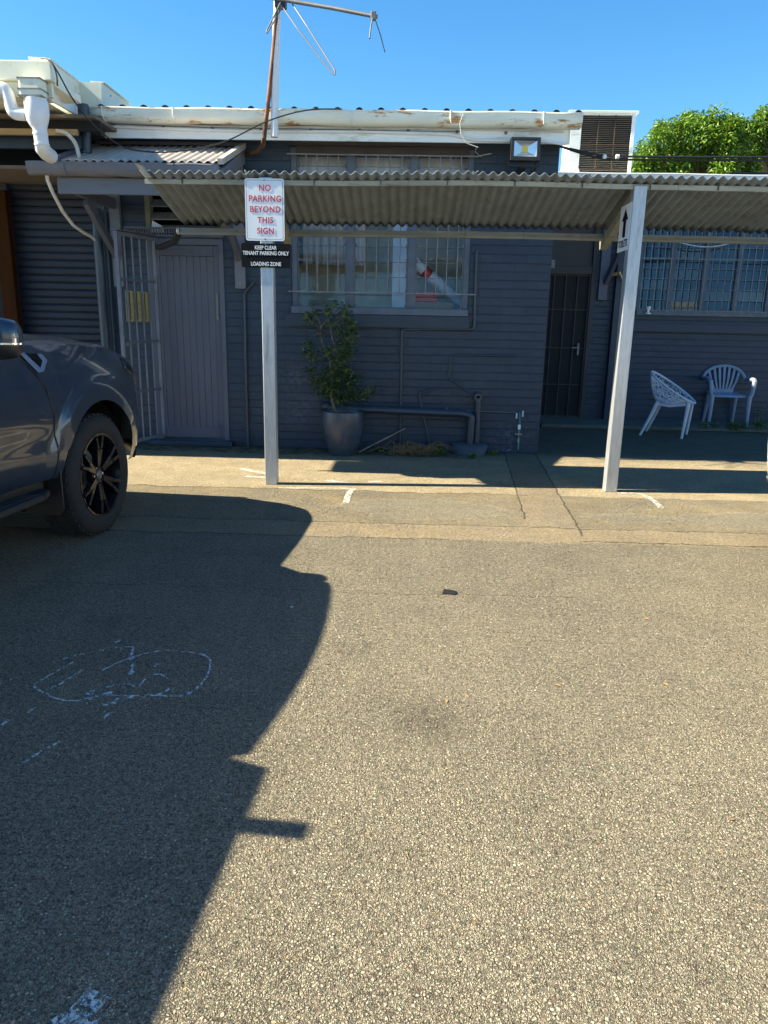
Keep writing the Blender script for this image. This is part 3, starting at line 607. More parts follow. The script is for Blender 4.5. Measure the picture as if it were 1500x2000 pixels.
vs.box((DL-.28, YW-.03, zt), (DR+.06, YW-.003, zt+.016)); vs.box((DL-.28, YW-.03, zt+.075), (DR+.06, YW-.003, zt+.092))
x = DL-.27
while x < DR+.05: vs.box((x, YW-.024, zt+.018), (x+.012, YW-.005, zt+.073)); x += .027
vs.build('vent_strip', 'mauve', bb)
# ---- security door in the recess, panel above it
dk = MB(); dk.box((SD0, YR+.02, .03), (SD0+.05, YR+.12, 2.75)); dk.box((SD1-.06, YR-.01, .03), (SD1, YR+.12, 2.75)); dk.box((SD0+.052, YR-.01, 2.06), (SD1-.062, YR+.12, 2.16)); dk.box((SD0+.052, YR, .03), (SD1-.062, YR+.12, .06))
sdr = sub(dk.build('security_door', 'head', bb, bevel=.004)); sdr['label'] = 'dark security screen door with bars and lever handle'
mp = MB(); mp.box((SD0+.05, YR+.05, .062), (SD1-.062, YR+.07, 2.058)); mp.build('mesh_panel', 'dark', sdr)
tp = MB(); tp.box((SD0+.05, YR+.05, 2.162), (SD1-.062, YR+.07, 2.75)); tp.build('transom_panel', pm('dark_brown_panel', (.030, .024, .026), .5), sdr)
br = MB(); x0, x1 = SD1-.80, SD1-.075
for k in range(6): 
    x = x1-k*.163; br.beam((x, YR+.03, .07), (x, YR+.03, 2.05), .012, .012)
for z in (.075, .53, 1.05, 1.58, 2.045): br.beam((SD0+.05, YR+.036, z), (x1, YR+.036, z), .012, .012)
br.box((x1-.005, YR+.012, .062), (x1+.012, YR+.048, 2.058)); br.build('bar_grid', 'head', sdr)
hx, hz = P(1129, 682, YR).x, P(1129, 682, YR).z
hd = MB(); hd.box((hx-.014, YR-.004, hz-.085), (hx+.014, YR+.011, hz+.085)); hd.beam((hx, YR-.03, hz+.02), (hx-.10, YR-.03, hz+.02), .016, .018); hd.beam((hx, YR-.03, hz+.02), (hx, YR-.002, hz+.02), .016, .016)
hd.build('handle', 'alu', sdr, bevel=.003)
jb = MB(); p = P(1079, 516, YR-.0); jb.box((p.x-.03, YR-.03, p.z-.055), (p.x+.03, YR-.002, p.z+.055)); jb.build('junction_box', 'bars', bb)
# bracket, brace and downpipe in the recess
bx = P(1180, 520, YR).x
bk = MB(); bk.beam((bx, YR-.03, 1.72), (bx, YR-.03, 3.0), .12, .055, (0, 1, 0)); bk.build('bracket_cleat', 'mauve', bb)
bk = MB(); bk.beam((bx+.02, YR-.07, 1.95), (bx+.16, YR-.75, 2.75), .05, .09); bk.build('bracket_brace', 'mauve', bb)
dpx = P(1207, 700, YR-.05).x
MB().pipe([(dpx, YR-.06, .02), (dpx, YR-.06, 2.3), (dpx+.05, YR-.3, 2.6), (dpx+.05, YR-.36, 3.15)], .05, 12).build('downpipe', 'slatepipe', bb, smooth=True)
MB().box((dpx-.14, YR-.11, .05), (dpx-.06, YR-.002, 3.0)).build('wall_pier', 'slate', bb)
cl = MB(); p = P(1204, 535, YR-.16); cl.tube([p+Vector((-.09, 0, -.02)), p, p+Vector((.03, -.02, .02)), p+Vector((.10, -.02, -.10))], [.02, .028, .026, .012], 8); cl.build('lamp_bracket', 'brass', bb, smooth=True)
gu2 = gutter(cornerX-.15, 9.5, YR-.47, 3.29, .11, .12, 'gutter', 'white', bb)
f2 = MB(); f2.box((cornerX-.1, YR-.345, 3.09), (9.5, YR-.32, 3.27)); f2.build('fascia', 'slate', bb)
s2_ = MB(); s2_.box((cornerX+.005, YR-.31, 3.122), (9.5, YR+.1, 3.14)); s2_.build('soffit', 'slate', bb)
# ---- pipes on the front wall
def wp_(pix, r, name='pipe', mat='slatepipe', off=None, n=10):
    return MB().pipe(path(pix, YW-(off if off is not None else r+.008)), r, n).build(name, mat, bb, smooth=True)
wp_([(497, 550), (477, 572), (480, 720), (485, 876)], .016)
wp_([(931, 490), (926, 643), (785, 643), (781, 872)], .016)
wp_([(1008, 694), (880, 694), (876, 738), (918, 768)], .010)
wp_([(854, 759), (818, 768), (827, 815), (842, 880)], .011, off=.06)
wp_([(628, 791), (640, 796), (905, 808), (921, 812), (917, 866)], .040, off=.13, n=16)
vp = wp_([(934, 778), (930, 866)], .034, off=.07, n=16)
p = P(934, 776, YW-.11); MB().lathe([(.020, .05), (.020, 0), (.042, 0), (.046, .02), (.046, .05), (.034, .09)], 20, 'Y', p).build('vent_cowl', 'slatepipe', bb, smooth=True)
p = P(629, 793, YW-.13); MB().lathe([(.0, .0), (.048, 0), (.048, .07), (.04, .07)], 16, 'X', p).build('pipe_socket', 'slatepipe', bb, smooth=True)
wp_([(872, 801), (900, 802), (1008, 806)], .006, 'water_pipe', 'alu', .02)
p = P(872, 799, YW-.03); MB().lathe([(0, -.02), (.016, -.02), (.016, .0), (.008, .01), (.008, .03), (0, .03)], 10, 'Y', p).build('tap', 'alu', bb, smooth=True)
tx = MB(); q = path([(1015, 806), (1015, 830), (1013, 850), (1012, 878)], YW-.05); tx.tube(q, .009, 8); tp_ = sub(tx.build('standpipe', 'verdigris', bb, smooth=True))
for px, py, wd, ht, mt in ((1009, 812, .008, .03, 'bluewhite'), (1021, 808, .009, .032, 'bluewhite'), (1014, 834, .014, .026, 'white'), (1012, 848, .036, .008, 'brass'), (1012, 860, .010, .02, 'brass')):
    p = P(px, py, YW-.062); MB().box(p-Vector((wd, .012, ht)), p+Vector((wd, .012, ht))).build('valve', mt, tp_, bevel=.004)
# ---- room seen through the window
rm = MB(); rm.add([(WX0-.6, YW+1.1, 0), (WX1+.6, YW+1.1, 0), (WX1+.6, YW+1.1, 3.1), (WX0-.6, YW+1.1, 3.1)], [(0, 1, 2, 3)])
rm.add([(WX0-.6, YW+.24, .0), (WX0-.6, YW+1.1, 0), (WX0-.6, YW+1.1, 3.1), (WX0-.6, YW+.24, 3.1)], [(0, 1, 2, 3)])
rm.add([(WX1+.3, YW+.24, .0), (WX1+.3, YW+1.1, 0), (WX1+.3, YW+1.1, 3.1), (WX1+.3, YW+.24, 3.1)], [(0, 1, 2, 3)])
rm.add([(WX0-.6, YW+.24, .5), (WX1+.6, YW+.24, .5), (WX1+.6, YW+1.1, .5), (WX0-.6, YW+1.1, .5)], [(0, 1, 2, 3)])
rm.add([(WX0-.6, YW+.24, 3.08), (WX1+.6, YW+.24, 3.08), (WX1+.6, YW+1.1, 3.08), (WX0-.6, YW+1.1, 3.08)], [(0, 1, 2, 3)]); rm.build('room', 'wallin', bb)
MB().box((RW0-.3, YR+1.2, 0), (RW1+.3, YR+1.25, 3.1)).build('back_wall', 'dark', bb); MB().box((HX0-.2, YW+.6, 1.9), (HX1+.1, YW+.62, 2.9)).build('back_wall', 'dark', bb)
YI = YW+.42
a, b = P(766, 560, YI), P(792, 560, YI); MB().box((a.x, YI, .5), (b.x, YI+.15, 3.07)).build('interior_column', 'bluewhite', bb)
a, b = P(794, 560, YI), P(808, 560, YI); MB().box((a.x, YI, .5), (b.x, YI+.05, 3.07)).build('interior_post', 'cardboard', bb)
cv = MB(); rows = []
for k in range(2):
    rows.append([Vector((WX0+.02+i*.012, YI+.35+.02*math.sin(i*.9), (1.98, 3.05)[k])) for i in range(60)])
cv.grid(rows).build('curtain', 'curtain', bb, smooth=True, solid=.002)
MB().box((WX0-.1, YW+.26, 2.50), (WX1+.1, YW+.275, 3.06)).build('blind', 'curtain', bb)
sh = MB(); sh.box((WX0-.3, YW+.25, WZ0-.06), (WX1+.28, YW+.7, WZ0-.02)); sh.build('window_bench', 'cardboard', bb)
# things on the bench behind the glass
z0 = WZ0-.02
a, b = P(808, 590, YI-.1), P(886, 590, YI-.1)
o = MB().box((a.x, YI-.12, z0), (b.x, YI+.15, z0+.13)); o = o.build('cardboard_box', 'cardboard', bevel=.004); tag(o, 'brown cardboard box on the bench behind the right window pane', 'box')
a, b = P(806, 570, YI-.1), P(856, 570, YI-.1)
o = MB().box((a.x, YI-.10, z0+.131), (b.x, YI+.12, z0+.24)).build('plastic_tub', 'red', bevel=.01); tag(o, 'red plastic tub on a cardboard box behind the window', 'tub')
a, b = P(800, 505, YI+.02), P(918, 592, YI+.2)
t = thing('cardboard_tube', 'thick white tube with red patch leaning behind the right window pane', 'tube', (b.x, YI+.2, z0))
o = MB().tube([Vector((a.x, YI+.0, a.z)), Vector((b.x, YI+.2, z0+.06))], .062, 16).build('tube', 'bluewhite', t, smooth=True)
p1 = Vector((a.x, YI, a.z)).lerp(Vector((b.x, YI+.2, z0+.06)), .22); p2 = Vector((a.x, YI, a.z)).lerp(Vector((b.x, YI+.2, z0+.06)), .32)
MB().tube([p1, p2], .0635, 16).build('red_patch', 'red', t, smooth=True)
for px, py, r in ((642, 328, .045), (668, 318, .055)):
    p = P(px, py, YI+.1); b_ = MB(); b_.lathe([(0, -r), (r*.7, -r*.7), (r, 0), (r*.7, r*.7), (.008, r*.95), (.004, 3.08-p.z)], 14, 'Z', p)
    o = b_.build('hanging_ornament', 'orange', smooth=True); tag(o, 'larger yellow round ornament hanging behind the left window pane' if r > .05 else 'smaller yellow round ornament hanging behind the left window pane', 'ornament')

# ================================================================ CANOPY on posts
cn = thing('canopy', 'low walkway canopy of weathered corrugated sheet on two galvanised square posts', 'canopy', (0, 6.15, 0))
CXL, CXR = -2.11, 6.2; CYF, CYB = 6.10, 7.12; CZF, CZB = 2.405, 2.165
def wv(x): return .011*math.sin(x*1.1+.6) + .004*math.sin(x*2.9)
seams = [CXL, -1.30, .45, 1.32, 3.0, 4.6, CXR]
for i in range(len(seams)-1):
    x0, x1 = seams[i]+(.0 if i == 0 else .004), seams[i+1]+.05*(i < len(seams)-2)
    dz = .006*(i % 2)
    mb = corrugated(x0, x1, lambda x: (CYF, CZF+.055+dz+wv(x)), lambda x: (CYB+.03, CZB+.045+dz+.5*wv(x)), .078, .0125, 8)
    mb.build('roof_sheet', 'fibro', cn, smooth=True, solid=.006)
MB().prism([(CXL-.03, CYF-.02, CZF+.105), (CXL+.03, CYF-.03, CZF+.085), (CXL+.09, CYF-.005, CZF+.01), (CXL+.05, CYF-.0, CZF+.0)], (0, .05, .0)).build('torn_sheet_edge', 'galv2', cn)
fb = MB()
for i in range(16):
    xa, xb = CXL+(CXR-CXL)*i/16, CXL+(CXR-CXL)*(i+1)/16
    fb.beam((xa+.001, CYF+.115, CZF+.005+wv(xa)), (xb-.001, CYF+.115, CZF+.005+wv(xb)), .03, .036)
fb.build('front_beam', 'galv2', cn)
bb_ = MB()
for i in range(16):
    xa, xb = CXL+(CXR-CXL)*i/16, CXL+(CXR-CXL)*(i+1)/16
    bb_.beam((xa+.001, CYB-.01, CZB-.02+.5*wv(xa)), (xb-.001, CYB-.01, CZB-.02+.5*wv(xb)), .05, .036); bb_.beam((xa+.001, CYB-.035, CZB-.05+.5*wv(xa)), (xb-.001, CYB-.035, CZB-.05+.5*wv(xb)), .05, .022)
bb_.build('back_gutter', pm('dull_gutter', (.21, .205, .18), .6, .3, var=.2, scale=6, dirt=(.12, .10, .07), dscale=9, stretch=(.4, 1, 3)), cn)
MB().lathe([(0, -.012), (.03, -.012), (.036, 0), (.03, .015), (0, .015)], 14, 'X', (CXL-.02, CYB-.02, CZB-.03)).build('gutter_end_cap', 'galv', cn, smooth=True)
MB().tube([(CXL-.02, CYB, CZB-.05), (CXL-.14, CYB+.25, CZB-.10), (CXL-.36, CYB+.55, CZB-.12), (CXL-.5, YW-.05, CZB-.10)], .03, 10).build('drain_pipe', 'black', cn, smooth=True)
for k, (x, yb_, ht) in enumerate(((-1.14, 6.17, 2.43), (1.755, 6.225, 2.42))):
    po = MB(); po.box((x-.05, yb_-.05, .0), (x+.05, yb_+.05, ht)); po.build('post', 'galv', cn, bevel=.006)
    ra = MB(); ra.beam((x, yb_+.052, CZF-.035), (x, CYB+.09, CZB-.09), .065, .075); ra.box((x-.02, yb_+.06, CZF-.105), (x+.02, yb_+.30, CZF-.075)); ra.build('rafter', 'galv2', cn)
for x in [CXL+.3+.52*k for k in range(16)]:
    MB().box((x-.004, CYF+.088, CZF-.012+wv(x)), (x+.004, CYF+.096, CZF+.026+wv(x))).build('beam_joint', 'roofdark', cn)

# ================================================================ SIGNS
def rounded(cx, cz, wd, ht, r, y, n=5):
    q = []
    for sx, sz, a0 in ((1, 1, 0), (-1, 1, 90), (-1, -1, 180), (1, -1, 270)):
        for k in range(n+1):
            a = R_(a0+90*k/n); q.append((cx+sx*(wd/2-r)+r*math.cos(a), y, cz+sz*(ht/2-r)+r*math.sin(a)))
    return q
yS = 6.108
a, b = P(477, 348, yS), P(555, 471, yS); cx, cz, wd, ht = (a.x+b.x)/2+.003, (a.z+b.z)/2, .305, (a.z-b.z)
ns = thing('no_parking_sign', 'white metal sign with red lettering NO PARKING BEYOND THIS SIGN on the left post', 'sign', (cx, yS, cz-ht/2))
MB().prism(rounded(cx, cz, wd, ht, .018, yS), (0, .003, 0)).build('sign_plate', 'signwhite', ns)
ring = MB(); o_, i_ = rounded(cx, cz, wd-.020, ht-.020, .014, yS-.0012), rounded(cx, cz, wd-.0265, ht-.0265, .011, yS-.0012); n = len(o_)
ring.add(o_+i_, [(k, (k+1) % n, (k+1) % n+n, k+n) for k in range(n)]); ring.build('border_line', 'signline', ns)
for k, (wd_, sz_) in enumerate((('NO', .078), ('PARKING', .078), ('BEYOND', .078), ('THIS', .078), ('SIGN', .078))):
    text(wd_, .063, 'lettering', 'signred', ns, (cx+.004, yS-.0015, P(516, 367.5+21*k, yS).z), (1, 0, 0), (0, 0, 1), squeeze=.90, spacing=1.10, weight=.0012)
for dz in (1, -1): MB().lathe([(0, -.004), (.006, -.003), (.007, 0)], 10, 'Y', (cx, yS-.001, cz+dz*(ht/2-.012))).build('bolt', 'alu', ns)
a, b = P(472, 474, yS), P(566, 524, yS); cx2, cz2, wd2, ht2 = (a.x+b.x)/2, (a.z+b.z)/2, .388, a.z-b.z-.006
ts = thing('tenant_parking_sign', 'black sign with white lettering about tenant parking and loading zone under the white sign', 'sign', (cx2, yS, cz2-ht2/2))
MB().box((cx2-wd2/2, yS, cz2-ht2/2), (cx2+wd2/2, yS+.003, cz2+ht2/2)).build('sign_plate', 'signblack', ts)
for wd_, dz in (('KEEP CLEAR', 484.2), ('TENANT PARKING ONLY', 494.9), ('LOADING ZONE', 515.9)):
    text(wd_, .040, 'lettering', 'signtext', ts, (cx2, yS-.0015, P(519, dz, yS).z), (1, 0, 0), (0, 0, 1), squeeze=.80, weight=.0009)
for dz in (.085, -.088): MB().lathe([(0, -.003), (.004, -.002), (.005, 0)], 8, 'Y', (cx2, yS-.001, cz2+dz)).build('bolt', 'alu', ts)
xs = 1.755-.0505; zt = (P(1246, 393, 6.18).z + P(1226, 404, 6.45).z)/2; zb = (P(1237, 487, 6.18).z + P(1219, 494, 6.45).z)/2
yn, yf = 6.19, 6.49
st_ = thing('toilets_sign', 'white sign with black arrow and lettering TOILETS on the side of the right post', 'sign', (xs, (yn+yf)/2, zb))
MB().box((xs-.004, yn, zb), (xs, yf, zt)).build('sign_plate', 'signwhite', st_)
ym = (yn+yf)/2; hh = zt-zb
arw = [(0, .92), (-.085, .66), (-.038, .66), (-.038, .30), (.038, .30), (.038, .66), (.085, .66)]
MB().prism([(xs-.0052, ym-u, zb+hh*v) for u, v in arw], (.001, 0, 0)).build('arrow', 'signblack', st_)
text('TOILETS', .078, 'lettering', 'signblack', st_, (xs-.0055, ym, zb+.055), (0, -1, 0), (0, 0, 1), squeeze=.84, weight=.001)
# ================================================================ AWNING over the timber door
AY = 7.02
aw = thing('awning', 'small lean-to awning of faded corrugated sheet over the timber door', 'awning', (-2.4, YW, 2.4))
AX0, AX1 = P(55, 312, AY).x, P(428, 325, AY).x; az = (P(55, 313, AY).z + P(428, 326, AY).z)/2
RX0, RX1 = -3.17, -1.72
for i, (xa, xb) in enumerate(((RX0, -2.62), (-2.61, RX1))):
    corrugated(xa, xb, lambda x: (AY+.06, az+.03+.004*i), lambda x: (YW-.01, 3.035+.004*i), .078, .0105, 8).build('roof_sheet', 'awnroof', aw, smooth=True, solid=.004)
fl_ = MB(); fl_.box((RX0-.02, YW-.07, 3.035), (RX1+.02, YW-.003, 3.065)); fl_.build('flashing', 'mauve', aw)
ag = gutter(AX0, AX1, AY-.05, az, .105, .11, 'gutter', 'mauvelt', aw)
sub(ag)
for px in (130, 342):
    x = P(px, 320, AY).x; MB().tube([(x, AY-.062, az+.003), (x, AY-.058, az-.05), (x+.01, AY-.045, az-.1), (x+.03, AY-.02, az-.108)], .004, 6).build('gutter_strap', 'mauve', ag)
for x, nm in ((RX1+.01, 1), (RX0-.01, 0)):
    MB().beam((x, AY+.03, az+.035), (x, YW-.01, 3.05), .05, .05).build('barge_capping', 'awnroof' if nm else 'mauve', aw)
    MB().prism([(x-.012, AY+.062, az-.02), (x-.012, YW-.01, 3.02), (x-.012, YW-.01, 2.88), (x-.012, AY+.062, az-.13)], (.024, 0, 0)).build('barge_board', 'mauvelt', aw)
bm_ = MB(); bm_.box((RX0-.04, AY+.065, az-.245), (RX1+.04, AY+.115, az-.107)); bm_.build('front_beam', 'mauvelt', aw, bevel=.006)
bxL = P(229, 450, YW).x; bxR = P(470, 510, YW).x
for x in (bxL, bxR):
    MB().box((x-.055, YW-.055, P(230, 560, YW).z if x == bxL else P(470, 564, YW).z), (x+.055, YW-.003, 2.86)).build('wall_cleat', 'mauvelt', aw, bevel=.005)
    MB().beam((x, AY+.12, az-.20), (x, YW-.06, az-.20), .05, .10).build('outrigger', 'mauve', aw)
    MB().beam((x-.0, AY+.30, az-.27), (x, YW-.06, 1.98), .05, .085).build('brace', 'mauve', aw)
    MB().lathe([(0, -.006), (.012, -.006), (.012, 0)], 8, 'Y', (x, YW-.056, 1.72)).build('bolt', 'bars', aw)
hp = [P(px, py, y) for px, py, y in ((91, 338, 7.05), (93, 352, 7.07), (104, 378, 7.15), (122, 412, 7.35), (143, 440, 7.6), (165, 455, 7.75), (180, 463, 7.85), (188, 471, 7.92))]
MB().tube(hp, .016, 10).build('drain_hose', 'wirewhite', aw, smooth=True)

# ================================================================ SECURITY GATE standing open, notice behind its bars
def on(px, py, Y): return P(px, py, Y)
A = Vector((P(300, 470, 7.96).x, 7.96, 0)); B = Vector((P(226, 460, 7.42).x, 7.42, 0))
gz1_, gz0_ = 2.16, .10
gt = thing('security_gate', 'mauve grey steel bar gate standing open beside the timber door', 'gate', A)
gm = MB()
gm.beam(A+Vector((0, 0, gz0_)), A+Vector((0, 0, gz1_)), .035, .035); gm.beam(B+Vector((0, 0, gz0_)), B+Vector((0, 0, gz1_)), .035, .035)
for z in (gz0_+.02, gz1_-.02): gm.beam(A+Vector((0, 0, z)), B+Vector((0, 0, z)), .03, .03)
gm.build('gate_frame', 'mauvelt', gt)
dirAB = (B-A)
for k in range(1, 5):
    q = A+dirAB*(k/5.0); MB().beam(q+Vector((0, 0, gz0_+.02)), q+Vector((0, 0, gz1_-.02)), .014, .014).build('bar', 'mauvelt', gt)
for z in (.62, 1.12, 1.72): MB().beam(A+Vector((0, 0, z)), B+Vector((0, 0, z)), .012, .028).build('cross_rail', 'mauve', gt)
pl = MB(); pl.beam(A+dirAB*.05+Vector((0, 0, gz1_+.012)), A+dirAB*1.02+Vector((0, 0, gz1_+.012)), .11, .012); pl.build('top_plate', 'mauve', gt)
q = A+dirAB*.86+Vector((0, 0, 1.10)); k_ = MB(); k_.lathe([(0, -.055), (.02, -.05), (.024, -.035), (.014, -.02), (.014, .02), (.024, .035), (.02, .05), (0, .055)], 14, 'Y', q); k_.build('lock_knob', 'alu', gt, smooth=True)
for z in (.45, 1.85): MB().tube([A+Vector((.02, .0, z-.06)), A+Vector((.02, .0, z+.06))], .016, 10).build('hinge', 'mauve', gt, smooth=True)
A2 = A+Vector((.16, .0, 0)); A2.y = YW-.035
nb_ = thing('notice_board', 'small yellowed notice with dark stripes fixed behind the gate bars', 'notice', A+dirAB*.45+Vector((.012, .014, 1.46)))
nd = Vector((dirAB.y, -dirAB.x, 0)).normalized()*-1
if nd.y < 0: nd = -nd
za, zb_ = P(258, 568, 7.65).z, P(258, 628, 7.65).z
nbm = MB(); c0 = A+dirAB*.16+nd*.025; c1 = A+dirAB*.80+nd*.025
nbm.add([c0+Vector((0, 0, zb_)), c1+Vector((0, 0, zb_)), c1+Vector((0, 0, za)), c0+Vector((0, 0, za))], [(0, 1, 2, 3)]); nbm.build('panel', 'yellow', nb_, solid=.006)
sm = MB()
for u in (.30, .52, .71):
    q = A+dirAB*u+nd*.019; sm.beam(q+Vector((0, 0, zb_+.02)), q+Vector((0, 0, za-.012)), .004, .007, dirAB)
sm.build('dark_stripe', 'black', nb_)

# ================================================================ SHOP BUILDING on the left
sh = thing('shop_building', 'neighbouring shop building with cream box gutter and dark roller shutter', 'building', (-4.2, 8.3, 0))
SY = 6.45; sx = P(98, 118, SY).x; szt = P(60, 117, SY).z
def Yof(px, py, X): d = ray(px, py); return X*d.y/d.x
y1 = Yof(160, 160, sx); xs2 = P(198, 164, y1).x; y2 = 8.55
L_ = -4.35
f = MB(); f.box((L_, SY, P(50, 156, SY).z), (sx, SY+.14, szt)); fg = f.build('box_gutter', 'cream', sh, bevel=.008)
f = MB(); zb3 = P(50, 190, SY+.06).z; f.box((L_, SY+.05, zb3), (sx-.03, SY+.09, P(50, 156, SY).z-.003)); f.build('fascia', 'cream', sh)
f = MB(); f.box((L_, SY+.092, szt-.16), (sx-.02, y1, szt-.10)); f.box((-9, y1+.01, szt-.16), (sx-.3, 12, szt-.08)); f.build('roof', 'cream', sh)
YB = 7.72
def quad_slab(pix, y_front, y_back, th=.02):
    (a, b), (c, d) = pix                                   # front top / bottom, back top / bottom pixels
    q = [P(*a, y_front), P(*b, y_front), P(*d, y_back), P(*c, y_back)]
    return MB().prism(q, (-th, 0, 0))
for k, (pix, mt) in enumerate(((((97, 117), (98, 147)), ((154, 160), (157, 185)), 'cream'), (((99.5, 147.5), (102, 174)), ((157.5, 185.3), (155, 204)), 'cream'), (((102, 174.5), (100, 197)), ((155, 204.4), (158, 229)), 'white')) if False else ((( ((97, 117), (98, 147)), ((154, 160), (157, 185)) ), 'cream'), (( ((99, 147.5), (101, 174)), ((157, 185.4), (156, 204)) ), 'cream'), (( ((101, 174.6), (101, 197)), ((156, 204.5), (158, 229)) ), 'white'))):
    quad_slab(pix, SY+.145, YB).build('side_cladding', mt, sh)
a, b = P(96, 114, SY+.1), P(154, 159, YB); MB().beam(a+Vector((-.08, 0, .0)), b+Vector((-.08, 0, .0)), .17, .014).build('capping', 'cream', sh)
pa, pb, pc_, pd = P(154.5, 160, YB), P(198, 161, YB), P(198, 207, YB), P(154.5, 207, YB)
MB().prism([pa, pb, pc_, pd], (0, .02, 0)).build('parapet_step', 'cream', sh)
YE = 9.1; pe, pf = P(253, 204, YE), P(250, 216, YE)
MB().prism([pb+Vector((0, .022, 0)), pe, pf, pc_+Vector((0, .022, 0))], (-.02, 0, 0)).build('side_cladding', 'cream', sh)
MB().beam(pb+Vector((-.05, .03, .012)), pe+Vector((-.05, 0, .012)), .13, .012).build('roof_edge', 'cream', sh)
m_ = MB(); m_.box((gl-.06, GY+.03, gz1-.24), (gl+.12, GY+.2, gz1-.12)); m_.build('eave_block', 'head', sh)
for px, py, Y in ((107, 145, 6.66), (109, 172, 6.66), (215, 187, 8.1)):
    MB().lathe([(0, .012), (.008, .010), (.012, 0)], 8, 'X', P(px, py, Y)).build('roofing_screw', 'bars', sh)
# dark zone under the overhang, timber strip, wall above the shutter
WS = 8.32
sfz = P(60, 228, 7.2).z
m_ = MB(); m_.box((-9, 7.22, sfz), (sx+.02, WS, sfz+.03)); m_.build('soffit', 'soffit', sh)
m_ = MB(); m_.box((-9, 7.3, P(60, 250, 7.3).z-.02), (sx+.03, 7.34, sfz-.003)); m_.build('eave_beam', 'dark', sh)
m_ = MB(); m_.box((-9, 7.26, P(60, 263, 7.26).z), (P(150, 258, 7.26).x, 7.295, P(60, 251, 7.26).z)); m_.build('timber_batten', 'rawtimber', sh)
m_ = MB(); m_.box((-9, 7.42, P(60, 290, 7.42).z), (P(158, 280, 7.42).x, 7.46, P(60, 263, 7.42).z)); m_.build('dark_fascia', 'slate', sh)
MB().pipe([P(110, 256, 7.24), P(128, 258, 7.24), P(146, 276, 7.24), P(153, 296, 7.24), P(156, 320, 7.24)], .018, 10).build('conduit', 'wirewhite', sh, smooth=True)
MB().lathe([(.05, 0), (.05, .42), (.0, .42)], 18, 'Z', (P(168, 285, 7.5).x, 7.5, P(168, 300, 7.5).z)).build('vent_pipe', 'slatepipe', sh, smooth=True)
m_ = MB(); m_.box((-9, 7.5, P(60, 330, 7.5).z), (P(205, 300, 7.7).x, WS+.1, P(60, 330, 7.5).z+.03)); m_.build('porch_ceiling', 'soffit', sh)
RD0, RD1 = P(24, 500, WS).x, P(192, 500, WS).x; rz = P(100, 330, WS).z
m_ = MB(); holed_wall(m_, WS+.02, WS+.2, -9, leftX-.01, 0, szt-.17, [(RD0, RD1, -.01, rz), (-6.5, P(8, 500, WS).x, .5, 2.6)]); m_.build('wall', 'slate', sh)
rows = []; z = 0.0; prof = []
while z < rz+.1:
    for k in range(6): prof.append((z+.078*k/6, -.007*math.sin(math.pi*k/6)**.7 if k else .006))
    z += .078
for k in range(2): rows.append([Vector(((RD0, RD1)[k], WS+.045+yy, zz)) for zz, yy in prof])
MB().grid(rows).build('roller_shutter', 'shutter', sh, fix=True)
m_ = MB(); m_.box((RD0-.05, WS-.02, 0), (RD0+.02, WS+.06, rz)); m_.box((RD1-.02, WS-.03, 0), (RD1+.05, WS+.06, rz)); m_.build('shutter_guide', 'slate', sh)
m_ = MB(); m_.box((P(0, 480, WS-.15).x-.03, WS-.17, 0), (P(22, 480, WS-.15).x, WS-.08, 2.62)); m_.build('timber_post', 'timber', sh, bevel=.006)
m_ = MB(); m_.box((-6.5, WS+.05, .5), (P(8, 500, WS).x-.002, WS+.06, 2.6)); m_.build('shop_window', 'dark', sh)
for s_, py in (('made to', 457), ('cold and hea', 527)):
    p = P(14, py, WS-.2); text(s_, .085, 'window_lettering', 'goldtext', sh, (P(22, py, WS+.03).x-.12, WS+.045, p.z), (1, 0, 0), (0, 0, 1), align='RIGHT')
gp = P(201, 600, 7.93); MB().tube([(gp.x, 7.93, .02), (gp.x, 7.93, 2.42)], .047, 18).build('downpipe', 'slatepipe', sh, smooth=True)
MB().tube([(gp.x+.07, 7.98, .02), (gp.x+.07, 7.98, 2.5)], .016, 8).build('conduit', 'slatepipe', sh, smooth=True)
# white rain head and pvc downpipe
ry = SY-.03
def at(px, py, y=ry): return P(px, py, y)
c = at(66, 175); m_ = MB(); m_.box((at(44, 175).x, ry-.075, at(66, 194).z), (at(87, 175).x, ry+.06, at(66, 154).z)); m_.build('rain_head', 'cream', sh, bevel=.02)
for py in (157, 178, 191):
    m_ = MB(); m_.box((at(44, 175).x-.004, ry-.079, at(66, py+2).z), (at(87, 175).x+.004, ry+.064, at(66, py-1).z)); m_.build('rain_head_strap', 'bars', sh)
prof = []
for px0, px1, py in ((48, 90, 194), (49, 93, 205), (50, 95, 222), (54, 94, 236), (61, 92, 247), (64, 91, 252), (66, 92, 262), (68, 94, 275), (69, 95, 283)):
    prof.append((at((px0+px1)/2, py), (at(px1, py).x-at(px0, py).x)/2))
prof += [(P(84, 291, ry+.04), .06), (P(90, 299, ry+.10), .059), (P(99, 305, ry+.2), .058)]
MB().tube([p for p, r in prof], [r for p, r in prof], 20).build('pvc_downpipe', 'pvc', sh, smooth=True)
for i in (6, 8): MB().tube([prof[i][0]+Vector((0, 0, .008)), prof[i][0]-Vector((0, 0, .008))], prof[i][1]+.004, 20).build('pipe_joint', 'pvc', sh, smooth=True)
MB().pipe([at(-16, 172), at(12, 172), at(20, 200), at(26, 222), at(52, 224)], .048, 16, .10).build('pvc_elbow', 'pvc', sh, smooth=True)

